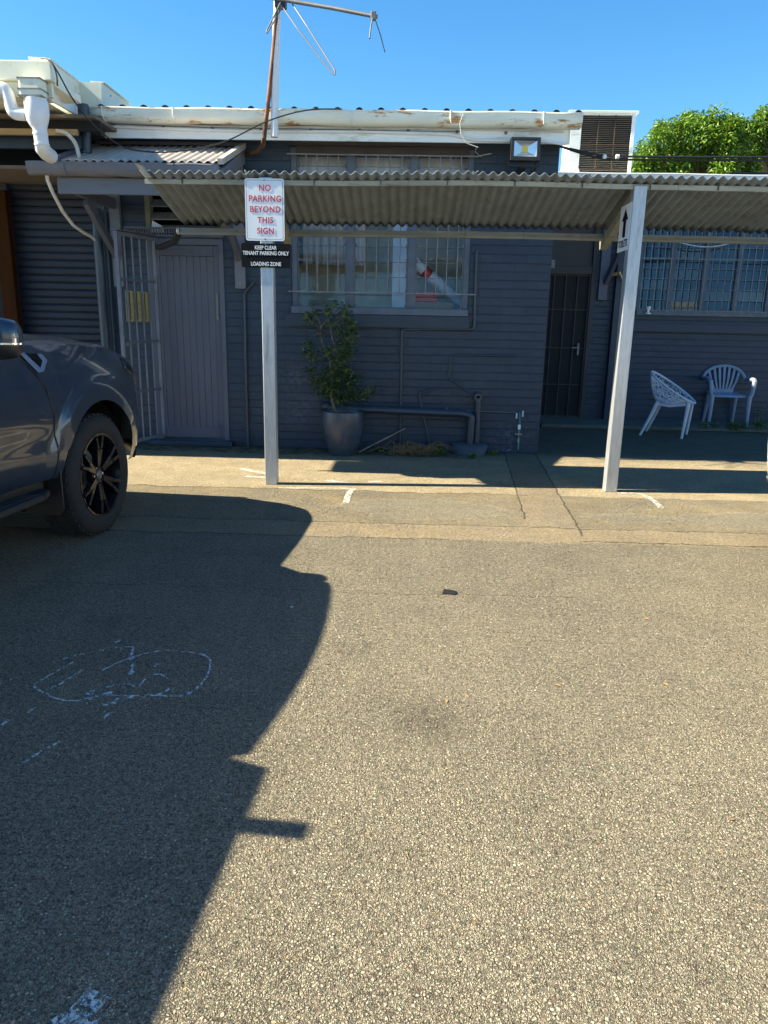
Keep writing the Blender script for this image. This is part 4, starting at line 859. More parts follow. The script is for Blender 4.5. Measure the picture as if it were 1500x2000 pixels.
# ================================================================ FLOODLIGHT, COOLER, ANTENNA, CABLES
a, b = P(999, 267, 7.6), P(1054, 314, 7.6)
fd = thing('flood_light', 'square black flood light mounted high on the brick wall', 'flood light', ((a.x+b.x)/2, YW, b.z))
m_ = MB(); cx, cz = (a.x+b.x)/2, (a.z+b.z)/2; hw, hh = (b.x-a.x)/2, (a.z-b.z)/2; yF = 7.60
m_.box((cx-hw, yF, cz-hh), (cx-hw+.03, yF+.05, cz+hh)); m_.box((cx+hw-.03, yF, cz-hh), (cx+hw, yF+.05, cz+hh)); m_.box((cx-hw+.031, yF, cz+hh-.025), (cx+hw-.031, yF+.05, cz+hh)); m_.box((cx-hw+.031, yF, cz-hh), (cx+hw-.031, yF+.05, cz-hh+.035)); m_.box((cx-hw, yF+.052, cz-hh), (cx+hw, yF+.09, cz+hh))
m_.build('housing', 'black', fd, bevel=.004)
iw, ih = hw-.032, hh-.03; m_ = MB(); q = [(cx-iw, yF+.006, cz-ih+.008), (cx+iw, yF+.006, cz-ih+.008), (cx+iw, yF+.006, cz+ih), (cx-iw, yF+.006, cz+ih)]; r_ = [(cx-.03, yF+.045, cz-.02), (cx+.03, yF+.045, cz-.02), (cx+.03, yF+.045, cz+.03), (cx-.03, yF+.045, cz+.03)]
m_.add(q+r_, [(0, 1, 5, 4), (1, 2, 6, 5), (2, 3, 7, 6), (3, 0, 4, 7)]); m_.build('reflector', 'lens', fd, fix=False)
m_ = MB(); m_.add(r_, [(0, 1, 2, 3)]); m_.build('led_chip', 'led', fd, fix=False)
m_ = MB(); m_.beam((cx-hw-.01, yF+.06, cz-.01), (cx-hw-.01, yF+.06, cz-hh-.03), .012, .03, (0, 1, 0)); m_.beam((cx+hw+.01, yF+.06, cz-.01), (cx+hw+.01, yF+.06, cz-hh-.03), .012, .03, (0, 1, 0)); m_.box((cx-hw-.016, yF+.045, cz-hh-.042), (cx+hw+.016, yF+.075, cz-hh-.031)); m_.box((cx-.03, yF+.076, cz-hh-.05), (cx+.03, YW-.002, cz-hh-.02)); m_.build('bracket', 'black', fd)
MB().tube([(cx+.05, yF+.09, cz-.05), (cx+.12, YW-.15, cz-.16), (cx+.17, YW-.02, cz-.10), (cx+.17, YW-.012, cz+.02)], .007, 6).build('lamp_cable', 'cable', fd)
p = P(1057, 259, YW-.12); o = MB().lathe([(0, -.01), (.032, -.008), (.036, 0), (.03, .03), (0, .035)], 16, 'Y', p).build('sensor', 'white', smooth=True); tag(o, 'small round white sensor under the gutter above the flood light', 'sensor')

ACY = 11.0
a, b = P(1112, 222, ACY), P(1240, 336, ACY)
ac = thing('air_cooler', 'boxy evaporative air cooler with dark louvred pad on the roof', 'air cooler', ((a.x+b.x)/2, ACY+.5, 3.29))
xl, xr = P(1106, 330, ACY).x, P(1231, 334, ACY).x; zt, zb = P(1180, 221, ACY).z, 3.30
m_ = MB(); m_.box((xl+.10, ACY+.03, zb), (xr-.02, ACY+.95, zt-.01)); m_.build('cabinet', 'white', ac, bevel=.01)
m_ = MB(); m_.box((xl+.02, ACY, zb), (xl+.165, ACY+.028, zt)); m_.box((xr-.04, ACY, zb), (xr+.01, ACY+.028, zt)); m_.box((xl+.166, ACY, zt-.02), (xr-.041, ACY+.028, zt)); m_.box((xl+.166, ACY, zb), (xr-.041, ACY+.028, zb+.07)); m_.box((xl-.02, ACY-.02, zt+.002), (xr+.04, ACY+.97, zt+.03)); m_.build('frame', 'white', ac, bevel=.004)
m_ = MB(); z = zb+.075
while z < zt-.03: m_.add([(xl+.165, ACY+.004, z), (xr-.04, ACY+.004, z), (xr-.04, ACY+.026, z+.02), (xl+.165, ACY+.026, z+.02)], [(0, 1, 2, 3)]); z += .0235
m_.build('cooling_pad', 'filter', ac, solid=.003, fix=False)
m_ = MB(); 
for k in range(1, 3): x = xl+.165+(xr-xl-.205)*k/3; m_.beam((x, ACY-.004, zb+.07), (x, ACY-.004, zt-.02), .008, .008)
for u in (.08, .50): z = zb+.07+(zt-zb-.09)*u; m_.beam((xl+.165, ACY-.006, z), (xr-.04, ACY-.006, z), .007, .007)
m_.build('pad_wire', 'rustwire', ac)
m_ = MB(); m_.box((P(1086, 340, 10.55).x, 10.5, P(1200, 349, 10.5).z), (P(1314, 344, 10.5).x, 10.6, P(1200, 338, 10.5).z)); m_.build('roof_tray', 'white', ac)
MB().tube([P(1108, 320, ACY-.05), P(1118, 322, ACY-.1), P(1127, 332, ACY-.15), P(1129, 350, ACY-.2)], .032, 10).build('water_hose', 'pvc', ac, smooth=True)
for px in (1313, 1440): pass
m_ = MB(); m_.box((P(1424, 345, 10.6).x, 10.6, 3.29), (9, 10.9, 3.35)); o = m_.build('solar_panel', 'gloss', bevel=.004); tag(o, 'low black panel lying on the roof edge at the far right', 'panel')

AYm = 7.53
an = thing('antenna', 'old television antenna on a rusty mast above the gutter', 'antenna', P(516, 270, AYm))
mast = [P(px, py, AYm) for px, py in ((545, -110), (543, 0), (534, 100), (526, 180), (519, 240), (516, 268))] + [P(513, 285, AYm+.15), P(503, 296, AYm+.35), P(482, 301, YW-.02)]
MB().tube(mast, .021, 10).build('mast', 'rust', an, smooth=True)
m_ = MB(); m_.tube([P(541, -60, AYm+.01), P(541, 30, AYm+.01)], .03, 12); m_.tube([P(541, 30, AYm+.02), P(538, 120, AYm+.02), P(536, 268, AYm+.02)], .036, 14); m_.build('support_pole', 'pvc', an, smooth=True)
bo = [P(470, -14, AYm-.06), P(560, 1, AYm-.1), P(650, 16, AYm-.22), P(737, 33, AYm-.35)]
MB().tube(bo, .017, 10).build('boom', 'alu', an, smooth=True)
for pts in ([(549, 10, -.1), (580, 55, -.2), (648, 142, -.35), (654, 147, -.36), (655, 139, -.36), (600, 52, -.2), (571, 8, -.1)], [(548, 5, -.1), (535, 32, -.2), (521, 60, -.3), (521, 66, -.3), (526, 58, -.3), (551, 14, -.1)]):
    MB().pipe([P(px, py, AYm+d) for px, py, d in pts], .0065, 8, .02).build('folded_dipole', 'alu', an, smooth=True)
MB().tube([P(728, 34, AYm-.36), P(724, 54, AYm-.46), P(722, 75, AYm-.56)], .007, 8).build('element', 'alu', an, smooth=True)
MB().tube([P(733, 38, AYm-.34), P(743, 68, AYm-.2), P(752, 102, AYm-.05)], .005, 8).build('element', 'alu', an, smooth=True)
m_ = MB(); p = P(730, 32, AYm-.35); m_.box(p-Vector((.025, .025, .03)), p+Vector((.02, .025, .035))); m_.build('clamp', 'alu', an, bevel=.006)
p = P(548, 6, AYm-.06); m_ = MB(); m_.box(p-Vector((.05, .04, .04)), p+Vector((.05, .05, .05))); m_.build('junction_box', 'black', an, bevel=.008)

def smooth_path(pts, n=10):
    out = []; q = [pts[0]]+list(pts)+[pts[-1]]
    for i in range(1, len(q)-2):
        for k in range(n):
            t = k/n; a, b, c, d = q[i-1], q[i], q[i+1], q[i+2]
            out.append(.5*((2*b)+(c-a)*t+(2*a-5*b+4*c-d)*t*t+(3*b-a-3*c+d)*t**3))
    return out+[pts[-1]]
o = MB().tube(smooth_path([P(80, 113, 6.5), P(97, 118, 6.44), P(115, 145, 6.45), P(140, 190, 6.5), P(175, 236, 6.7), P(220, 275, 6.95), P(262, 293, 7.0), P(330, 297, 7.1), P(400, 287, 7.2), P(450, 272, 7.3), P(510, 242, 7.4), P(560, 224, 7.45), P(610, 214, 7.5), P(668, 213, 7.55)]), .006, 8).build('antenna_cable', 'cable', smooth=True)
tag(o, 'thin black cable sagging over the awning roof up to the white gutter', 'cable')
o = MB().tube(smooth_path([P(98, 118, 6.44), P(106, 133, 6.42), P(111, 150, 6.42), P(112, 168, 6.45)]), .006, 6).build('cable_tail', 'cable', smooth=True); tag(o, 'short black cable end hanging down the cream box gutter corner', 'cable')
e0 = Vector((9.5, 8.3, 3.55))
pw = thing('power_cable', 'heavy black power cable strung from the wall corner out to the right', 'cable', P(1092, 286, 7.95))
for dz in (0, -.028):
    MB().tube(smooth_path([P(1090, 285, 7.95), P(1130, 294, 7.98)+Vector((0, 0, dz*.6)), P(1180, 304, 8.0)+Vector((0, 0, dz)), P(1250, 306, 8.02)+Vector((0, 0, dz)), P(1500, 307, 8.1)+Vector((0, 0, dz)), P(1800, 305, 8.2)+Vector((0, 0, dz))]), .010, 8).build('cable', 'cable', pw, smooth=True)
for px in (1181, 1206): MB().lathe([(0, -.022), (.02, -.015), (.022, 0), (.02, .015), (0, .022)], 12, 'X', P(px, 306, 7.97)).build('insulator', 'white', pw, smooth=True)
o = MB().tube(smooth_path([P(1318, 470, YR-.15), P(1345, 478, YR-.15), P(1375, 482, YR-.15), P(1405, 480, YR-.15), P(1440, 471, YR-.15)]), .008, 6).build('loose_wire', 'wirewhite', smooth=True); tag(o, 'pale loose wire sagging across the top of the recessed window', 'wire')
p = P(1266, 606, YR-.1); cam_ = thing('wall_camera', 'small white fixture standing on the ledge of the recessed window', 'fixture', p)
m_ = MB(); m_.lathe([(0, -.05), (.04, -.05), (.04, -.035), (.015, -.03), (.015, .0), (.03, .02), (.034, .05), (.0, .055)], 14, 'Z', p); m_.build('body', 'white', cam_, smooth=True)

# ================================================================ CHAIRS
lc = thing('lattice_chair', 'white plastic tub chair with lattice shell, front legs toward the right', 'chair', (3.42, 9.71, 0), R_(-27))
rng = random.Random(5)
def shellp(a, f):
    rim = Vector((.285*math.cos(a), .285*math.sin(a), .62-.185*math.cos(a))); bot = Vector((-.01+.16*math.cos(a), .17*math.sin(a), .415))
    ctl = Vector((rim.x*.93, rim.y*.95, .42+.35*(rim.z-.42)))
    return rim*(1-f)**2 + ctl*2*f*(1-f) + bot*f*f
nu, nv = 30, 6; rows = []
bmx = bmesh.new(); gridv = []
for j in range(nv+1):
    rr = []
    for i in range(nu):
        a = 2*math.pi*(i+(.5 if j % 2 else 0)+(rng.uniform(-.33, .33) if 0 < j < nv else 0))/nu; rr.append(bmx.verts.new(shellp(a, min(1, max(0, (j+(rng.uniform(-.3, .3) if 0 < j < nv else 0))/nv)))))
    gridv.append(rr)
for j in range(nv):
    for i in range(nu):
        a, b, c, d = gridv[j][i], gridv[j][(i+1) % nu], gridv[j+1][(i+1) % nu], gridv[j+1][i]
        if rng.random() < .35: bmx.faces.new((a, b, c, d))
        elif rng.random() < .5: bmx.faces.new((a, b, c)); bmx.faces.new((a, c, d))
        else: bmx.faces.new((a, b, d)); bmx.faces.new((b, c, d))
me = bpy.data.meshes.new('lattice_shell'); bmx.to_mesh(me); bmx.free(); me.materials.append(M['chairwhite'])
o = bpy.data.objects.new('lattice_shell', me); COL.objects.link(o); o.parent = lc; k = o.modifiers.new('lattice', 'WIREFRAME'); k.thickness = .017; k.use_even_offset = False
MB().tube([shellp(2*math.pi*i/48, 0) for i in range(49)], .013, 8).build('rim', 'chairwhite', lc, smooth=True)
MB().lathe([(0, .40), (.15, .405), (.175, .42), (.165, .432), (0, .425)], 28, 'Z', (-.01, 0, 0)).build('seat', 'chairwhite', lc, smooth=True)
MB().tube([(-.15, -.16, .41), (.0, -.19, .395), (.2, -.185, .425)], .018, 8).tube([(-.15, .16, .41), (.0, .19, .395), (.2, .185, .425)], .018, 8).build('under_frame', 'chairwhite', lc, smooth=True)
for sgn in (-1, 1):
    MB().tube([(-.14, sgn*.165, .44), (-.22, sgn*.19, .22), (-.31, sgn*.22, .0)], [.028, .022, .016], 10).build('leg', 'chairwhite', lc, smooth=True)
    MB().tube([(.23, sgn*.19, .45), (.215, sgn*.21, .22), (.20, sgn*.23, .0)], [.027, .022, .016], 10).build('leg', 'chairwhite', lc, smooth=True)
p = G(1423, 833, .05)
pc = thing('plastic_armchair', 'blue grey plastic armchair with slatted fan back standing against the recessed wall', 'chair', (p.x+.02, 10.62, .05), R_(-7))
def flat_tube(pts, wd, th): 
    m_ = MB()
    for a, b in zip(pts[:-1], pts[1:]):
        a, b = Vector(a), Vector(b); e = (b-a).normalized()*.004; m_.beam(a-e, b+e, wd, th, (0, 1, 0))
    return m_
rows = []
for i in range(9):
    x = -.22+.44*i/8; rows.append([Vector((x*(1-.12*(j/8)), -.21+.40*j/8, .425-.018*math.cos(x*5)*math.sin(math.pi*j/8) - (.03 if j == 0 else 0))) for j in range(9)])
MB().grid(rows).build('seat', 'chairblue', pc, smooth=True, solid=.014)
arch = [(.285*math.cos(a)*(1.0 if math.sin(a) > 0 else 1), .20+.05*math.sin(a), .60+.20*math.sin(a)) for a in [R_(x) for x in range(-5, 186, 8)]]
MB().tube([Vector(q) for q in arch], .022, 8).build('back_frame', 'chairblue', pc, smooth=True)
sl_ = MB()
for k in range(7):
    u = (k-3)/3; top = Vector((.205*u, .235, .60+.20*math.sqrt(max(0, 1-(.72*u)**2))-.01)); bot = Vector((.105*u, .175, .445)); md = (top+bot)/2+Vector((.012*u, -.012, 0))
    sl_.beam(bot, md, .026, .008, (0, 1, 0)); sl_.beam(md, top, .030, .008, (0, 1, 0))
sl_.box((-.14, .165, .425), (.14, .185, .475)); sl_.build('back_slats', 'chairblue', pc)
for sgn in (-1, 1):
    MB().tube([(sgn*.285, .20, .60), (sgn*.29, .14, .625), (sgn*.295, .0, .64), (sgn*.295, -.16, .635), (sgn*.285, -.225, .61), (sgn*.275, -.235, .52), (sgn*.262, -.235, .42)], [.022, .027, .030, .030, .030, .027, .026], 8).build('arm', 'chairblue', pc, smooth=True)
    MB().tube([(sgn*.245, -.225, .43), (sgn*.245, -.24, .2), (sgn*.25, -.25, .0)], [.036, .026, .019], 8).build('leg', 'chairblue', pc, smooth=True)
    MB().tube([(sgn*.18, .17, .43), (sgn*.19, .21, .2), (sgn*.20, .25, .0)], [.034, .027, .020], 8).build('leg', 'chairblue', pc, smooth=True)

# ================================================================ PLANT POT AND SHRUB
pp = G(668, 890); pp = Vector((pp.x, 7.68, 0))
pt = thing('plant_pot', 'tall rounded charcoal plant pot standing against the brick wall', 'plant pot', pp)
MB().lathe([(0, .0), (.125, .0), (.14, .02), (.175, .12), (.203, .24), (.214, .34), (.213, .42), (.208, .455), (.196, .46), (.190, .45), (.190, .40), (.0, .40)], 48, 'Z', pp).build('pot', 'pot', pt, smooth=True)
MB().lathe([(0, .415), (.1, .412), (.189, .402)], 24, 'Z', pp).build('soil', 'soil', pt, smooth=True)
rng = random.Random(11); YT = 7.68
sb_ = thing('potted_shrub', 'tall thin leafy shrub growing in the charcoal pot', 'shrub', pp+Vector((0, 0, .41)))
def tp(px, py, dy=0): return P(px, py, YT+dy)
br = MB(); tips = []
def branch(pix, r0, r1):
    pts = smooth_path([tp(*q) for q in pix], 5); n = len(pts); br.tube(pts, [r0+(r1-r0)*i/(n-1) for i in range(n)], 7); return pts
branch([(658, 812), (652, 795), (647, 770), (648, 740), (645, 710), (640, 690)], .017, .010)
branch([(646, 745), (655, 715), (658, 690), (650, 665), (645, 640), (640, 615), (646, 600)], .010, .004)
branch([(640, 692), (630, 670), (626, 650), (625, 630), (612, 615), (600, 605)], .008, .003)
branch([(626, 640), (636, 628), (650, 615), (655, 606)], .005, .0025)
branch([(645, 640), (660, 628), (668, 612), (675, 600)], .005, .0025)
branch([(640, 692), (622, 700), (606, 688)], .005, .002); branch([(648, 745), (625, 735), (605, 738)], .005, .002); branch([(648, 770), (620, 752), (592, 742)], .004, .002)
branch([(648, 760), (680, 765), (705, 770), (726, 762)], .005, .002); branch([(655, 720), (675, 705), (690, 690)], .005, .002); branch([(657, 700), (672, 680), (688, 650)], .005, .002); branch([(650, 790), (658, 786), (666, 782)], .004, .002)
for _ in range(46):
    x, y = rng.uniform(606, 690), rng.uniform(605, 760); br.tube([tp(x, y, rng.uniform(-.1, .1)), tp(x+rng.uniform(-16, 16), y-rng.uniform(4, 20), rng.uniform(-.12, .12))], .0022, 5)
br.build('stem', 'bark', sb_, smooth=True)
clumps = [(640, 605, 9, 50), (672, 606, 12, 60), (612, 612, 12, 45), (602, 622, 9, 30), (682, 628, 13, 80), (690, 645, 9, 50), (684, 665, 12, 80), (668, 668, 12, 50), (648, 630, 12, 30), (664, 645, 12, 40), (604, 672, 10, 50), (602, 690, 8, 45), (612, 700, 8, 30), (640, 690, 14, 60),
          (660, 700, 16, 110), (678, 690, 13, 90), (652, 725, 18, 150), (674, 725, 15, 120), (640, 745, 18, 150), (668, 752, 18, 150), (690, 742, 13, 90), (656, 770, 18, 130), (632, 765, 13, 80), (684, 772, 14, 80), (704, 772, 10, 50), (722, 766, 9, 40), (605, 730, 10, 40), (618, 745, 12, 60), (665, 780, 9, 40), (628, 655, 8, 18)]
lm = MB()
for px, py, r, n in clumps:
    c = tp(px, py); rr = r/185*1.05
    pts = [c+Vector((rng.gauss(0, .55)*rr, rng.gauss(0, .9)*rr*1.1, rng.gauss(0, .55)*rr)) for _ in range(max(6, int(n*1.2)))]
    leaf_cloud(lm, pts, .048, .5, rng, .5)
lm.build('foliage', 'leaf', sb_, fix=False)

# ================================================================ TREES behind the recessed roof
def big_tree(label, Y, blobs, seed, trunk_px):
    rng = random.Random(seed); b0 = P(trunk_px, 300, Y); t = thing('mango_tree', label, 'tree', (b0.x, Y, 0), 0, 'trees behind the roof')
    lm = MB(); tm = MB(); tm.tube(smooth_path([Vector((b0.x, Y, 0)), Vector((b0.x+.2, Y, 2)), Vector((b0.x, Y+.1, 4))]), [.35-.012*i for i in range(21)], 10)
    for px, py, r in blobs:
        c = P(px, py, Y+rng.uniform(-.9, .7)); rr = r/60.0
        tm.tube(smooth_path([Vector((b0.x, Y, 3.2)), (Vector((b0.x, Y, 4))+c)/2+Vector((0, 0, .3)), c]), [.13-.005*i for i in range(21)], 6)
        nsub = max(8, int(rr*rr*60))
        for _ in range(nsub):                                   # drooping leaf bunches over the lump
            d = Vector((rng.gauss(0, 1), rng.gauss(0, 1)-.35, rng.gauss(0, 1)+.25)).normalized(); c2 = c+d*rr*rng.uniform(.40, .92)
            sr = rng.uniform(.18, .32); n = int(85*sr/.22)
            dirs = [(Vector((rng.gauss(0, 1), rng.gauss(0, 1), rng.gauss(.1, .8)))).normalized() for _ in range(n)]
            leaf_cloud(lm, [c2+e*sr*rng.uniform(.3, 1) for e in dirs], .135, .5, rng, .40, .5, dirs)
    tm.build('trunk', 'bark', t, smooth=True); o = lm.build('crown', 'mango', t, fix=False)
bl = [(1245, 325, 16), (1258, 305, 22), (1285, 320, 30), (1285, 282, 24), (1292, 262, 14), (1318, 300, 34), (1322, 262, 26), (1345, 245, 18), (1360, 280, 34), (1365, 322, 34), (1388, 240, 20), (1402, 262, 26), (1408, 300, 36), (1415, 335, 30), (1428, 252, 17), (1438, 245, 9), (1262, 345, 22), (1320, 345, 30), (1440, 288, 28), (1448, 325, 30)]
big_tree('dense bright green mango tree with lumpy crown beside the roof cooler', 24, bl, 3, 1350)
bl = [(1462, 262, 14), (1478, 248, 18), (1502, 240, 24), (1535, 235, 34), (1490, 275, 28), (1520, 285, 36), (1475, 300, 26), (1500, 325, 34), (1560, 280, 44), (1545, 330, 36), (1600, 260, 40), (1610, 320, 44)]
big_tree('second mango tree crown rising at the right edge of the photo', 25, bl, 4, 1560)

# ================================================================ WEEDS, VINE, LITTER AND PAINT
def weed(px, py, Y, wd, ht, n, label, size=.05):
    rng = random.Random(int(px*7)); c = G(px, py); c = Vector((P(px, py, Y).x, Y, .05 if Y > 10.1 else 0)); t = thing('weed', label, 'weed', c)
    lm = MB(); stx = MB(); pts = []
    for _ in range(max(4, n//10)):
        b = c+Vector((rng.uniform(-wd, wd)*.7, rng.uniform(-.04, .04), 0)); tpp = b+Vector((rng.uniform(-.06, .06), rng.uniform(-.05, .03), ht*rng.uniform(.5, 1))); stx.tube([b, (b+tpp)/2+Vector((0, 0, .01)), tpp], .002, 5)
        pts += [b.lerp(tpp, rng.uniform(.3, 1))+Vector((rng.gauss(0, .015), rng.gauss(0, .015), 0)) for _ in range(10)]
    leaf_cloud(lm, pts, size, .6, rng, .4); stx.build('stem', 'weed', t); lm.build('leaves', 'weed', t, fix=False)
weed(918, 884, 7.62, .05, .08, 50, 'bright green weed before the painted concrete lump', .045)
weed(862, 880, 7.75, .07, .13, 90, 'dark leafy weed between the dry vine and the concrete lump', .05)
weed(963, 880, 7.85, .06, .07, 50, 'small weed at the wall foot left of the tap standpipe', .04)
weed(736, 872, 7.85, .07, .10, 40, 'sparse weed at the wall foot right of the plant pot', .04)
weed(1385, 838, 10.12, .13, .09, 60, 'weed patch in front of the left legs of the blue grey armchair', .06)
weed(1438, 838, 10.12, .18, .10, 110, 'widest weed patch, before the right legs of the armchair', .06)
weed(1482, 836, 10.12, .12, .13, 80, 'weed patch beside the armchair at the right photo edge', .06)
weed(1494, 800, 10.7, .14, .40, 60, 'tall wispy weed against the recessed wall right of the armchair', .05)
rng = random.Random(21); vm = MB()
for _ in range(120):
    c = G(rng.gauss(808, 24), 884); c = Vector((c.x, 7.72+rng.uniform(-.10, .12), rng.uniform(.005, .06))); d = Vector((rng.gauss(0, 1), rng.gauss(0, .6), 0)).normalized(); L = rng.uniform(.08, .24)
    vm.tube(smooth_path([c, c+d*L*.5+Vector((0, 0, rng.uniform(.02, .10))), c+d*L+Vector((rng.uniform(-.04, .04), 0, rng.uniform(-.0, .05)))], 5), rng.uniform(.0018, .0035), 5)
pv = [G(rng.gauss(808, 26), 884)+Vector((0, rng.uniform(-.1, .2), rng.uniform(.01, .06))) for _ in range(60)]
leaf_cloud(vm, pv, .045, .6, rng, .35)
o = vm.build('dead_vine', 'dry'); tag(o, 'tangled heap of dry brown vine at the foot of the brick wall', 'vine')
a, b = P(700, 873, 7.7), P(791, 837, YW-.03); o = MB().tube([Vector((a.x, 7.72, .02)), b], .008, 7).build('stick', pm('pale_stick', (.26, .23, .19), .7)); tag(o, 'thin pale stick leaning on the wall beside the plant pot', 'stick')
lp = P(917, 874, 7.85); m_ = MB(); rows = []
for i in range(13):
    a = math.pi*i/12; rows.append([Vector((lp.x-.20*math.cos(a)+.012*math.sin(5*i+j), YW-.002-.28*math.sin(a)**.6*math.cos(j/6*math.pi/2)**.6, .115*math.sin(j/6*math.pi/2)**.8+.006*math.sin(3*i+2*j))) for j in range(7)])
m_.grid(rows); o = m_.build('concrete_lump', 'concrete', smooth=True); tag(o, 'lump of slate painted concrete around the foot of the waste pipes', 'concrete lump')
o = MB().box((-.0, 0, 0), (.07, .05, .010)); o = o.build('rubber_scrap', 'black', bevel=.003); p = G(882, 1158); o.location = p+Vector((-.05, -.02, .002)); o.rotation_euler = (0, R_(3), R_(-12)); tag(o, 'small flat black scrap lying on the sunlit asphalt', 'scrap')
m_ = MB(); m_.add([(0, 0, .01), (.09, .02, .03), (.13, -.03, .01), (.08, -.06, .035), (.02, -.05, .008)], [(0, 1, 4), (1, 2, 3), (1, 3, 4)]); o = m_.build('paper_scrap', 'white', solid=.002, fix=False); o.location = G(980, 882); tag(o, 'crumpled scrap of white paper at the wall foot near the tap', 'paper')
rng = random.Random(31)
leaf0 = None
for px, py in ((912, 1361), (872, 1371), (770, 1316), (1090, 1340), (1440, 1270), (1300, 1338), (1430, 1602), (793, 1668), (640, 1297), (1100, 1080), (640, 1025), (1045, 1130), (1262, 1210)):
    if leaf0 is None:
        m_ = MB(); m_.add([(-.02, 0, .001), (0, .009, .006), (.022, 0, .003), (0, -.009, .005)], [(0, 1, 2), (0, 2, 3)]); leaf0 = m_.build('dry_leaf', 'leafdry', solid=.0012, fix=False); o = leaf0
        tag(o, 'small dry brown leaf lying on the sunlit asphalt', 'leaf', 'dry leaves scattered on the asphalt')
    else: o = leaf0.copy(); COL.objects.link(o)
    o.location = G(px, py)+Vector((0, 0, .002)); o.rotation_euler = (rng.uniform(-.2, .2), rng.uniform(-.2, .2), rng.uniform(0, 6)); sc = rng.uniform(.35, .75); o.scale = (sc, sc, sc)

def stroke(mb, pix, wd, z=.004, sm=True):
    pts = [G(px, py, z) for px, py in pix]; pts = smooth_path(pts, 6) if sm and len(pts) > 2 else pts; rows = []
    for i, p in enumerate(pts):
        d = (pts[min(i+1, len(pts)-1)]-pts[max(i-1, 0)]).normalized(); s = Vector((-d.y, d.x, 0)); rows.append([p-s*wd/2, p+s*wd/2])
    mb.grid(rows)
def zp(x, y): return (40+x*400/1500, 1200+y*220/825)
mk = MB()
for pts, wd in (([(235, 358), (330, 320), (465, 285), (600, 262), (700, 240), (815, 238), (822, 258), (808, 310), (820, 380), (800, 430), (750, 460)], .010), ([(100, 520), (120, 550), (190, 580), (260, 615), (380, 632), (500, 612), (620, 590), (800, 595), (960, 590), (1100, 598), (1200, 590), (1290, 540), (1360, 460), (1390, 380), (1375, 315), (1300, 285), (1180, 270), (1060, 263), (960, 278), (860, 300), (720, 350), (600, 410)], .010),
                 ([(100, 520), (160, 475), (250, 425), (390, 345)], .009), ([(210, 548), (290, 510), (360, 465), (450, 405)], .012), ([(520, 560), (640, 530), (760, 508), (810, 515), (835, 530)], .008), ([(870, 525), (920, 470), (1000, 437), (1060, 455), (1092, 490)], .009), ([(980, 385), (1010, 360)], .016), ([(590, 660), (700, 650)], .022), ([(610, 755), (670, 705)], .012), ([(890, 608), (1000, 590), (1090, 545)], .012), ([(480, 575), (540, 572)], .030), ([(590, 580), (670, 575)], .026), ([(500, 624), (530, 620)], .026), ([(790, 425), (822, 430)], .035), ([(795, 320), (835, 315)], .03), ([(660, 640), (720, 618), (830, 605)], .014), ([(690, 205), (770, 178)], .010), ([(50, 720), (110, 675)], .012), ([(1215, 580), (1245, 572)], .022)):
    stroke(mk, [zp(*q) for q in pts], wd)
stroke(mk, [(36, 1495), (80, 1468), (118, 1447)], .010); stroke(mk, [(0, 1335), (20, 1328), (40, 1321)], .010); stroke(mk, [(0, 1418), (18, 1405)], .012); stroke(mk, [(566, 1187), (574, 1184)], .02)
o = mk.build('ground_mark', 'mark', fix=False); tag(o, kind='structure')
mk = MB(); stroke(mk, [(545, 953), (620, 953), (690, 954)], .035); stroke(mk, [(690, 954), (680, 966), (676, 982)], .05); stroke(mk, [(640, 937), (655, 941), (690, 945)], .07); stroke(mk, [(1206, 963), (1235, 963), (1258, 966)], .04); stroke(mk, [(1258, 966), (1278, 979), (1292, 992)], .05); stroke(mk, [(470, 915), (505, 922), (545, 930)], .07); stroke(mk, [(480, 930), (520, 933)], .06); stroke(mk, [(720, 941), (745, 940)], .06)
o = mk.build('ground_mark', 'mark', fix=False); tag(o, kind='structure')
mk = MB(); stroke(mk, [(110, 2010), (150, 1985), (175, 1960), (195, 1938)], .055, sm=False); stroke(mk, [(150, 2010), (185, 1985)], .05)  # pale broken splotch in the near left corner
o = mk.build('ground_mark', 'mark', fix=False); tag(o, kind='structure')

# ================================================================ VEHICLES (own coordinates: +Y forward, +X the right side, front axle at y = 0)
AR, AZ = .455, .405                              # wheel arch radius and centre height
def sst(a, b, x): t = min(1, max(0, (x-a)/(b-a))); return t*t*(3-2*t)
def lerp_tab(tab, x):
    for (x0, v0), (x1, v1) in zip(tab[:-1], tab[1:]):
        if x <= x1: t = max(0, (x-x0)/(x1-x0)); t = t*t*(3-2*t)*.5+t*.5; return v0+(v1-v0)*t
    return tab[-1][1]
REAR = -3.1
def zsh(y): return lerp_tab([(-4.4, 1.15), (-2.6, 1.18), (-.8, 1.21), (-.2, 1.205), (.3, 1.17), (.62, 1.075), (.80, .965), (.92, .83)], y)
def zsill(y): return lerp_tab([(-4.4, .55), (-2.6, .47), (-.5, .47), (.35, .40), (.92, .40)], y)
def hw(y): return .925-.24*max(0, (y-.42)/.50)**2.4
def side_x(y, z):
    b = hw(y)
    ins = .055*max(0, (.76-z)/.3)**2 + .075*max(0, (z-.78)/.38)**2.2
    x = b-ins
    for ya in (0, REAR):
        r = math.hypot(y-ya, z-AZ)
        x += .026*(1-sst(.550, .60, r))
        x += .014*(1-sst(.60, .80, r))
    if -2.5 < y < -.4: x -= .016*math.exp(-((z-.70)/.10)**2); x += .008*math.exp(-((z-.98)/.05)**2)
    return x
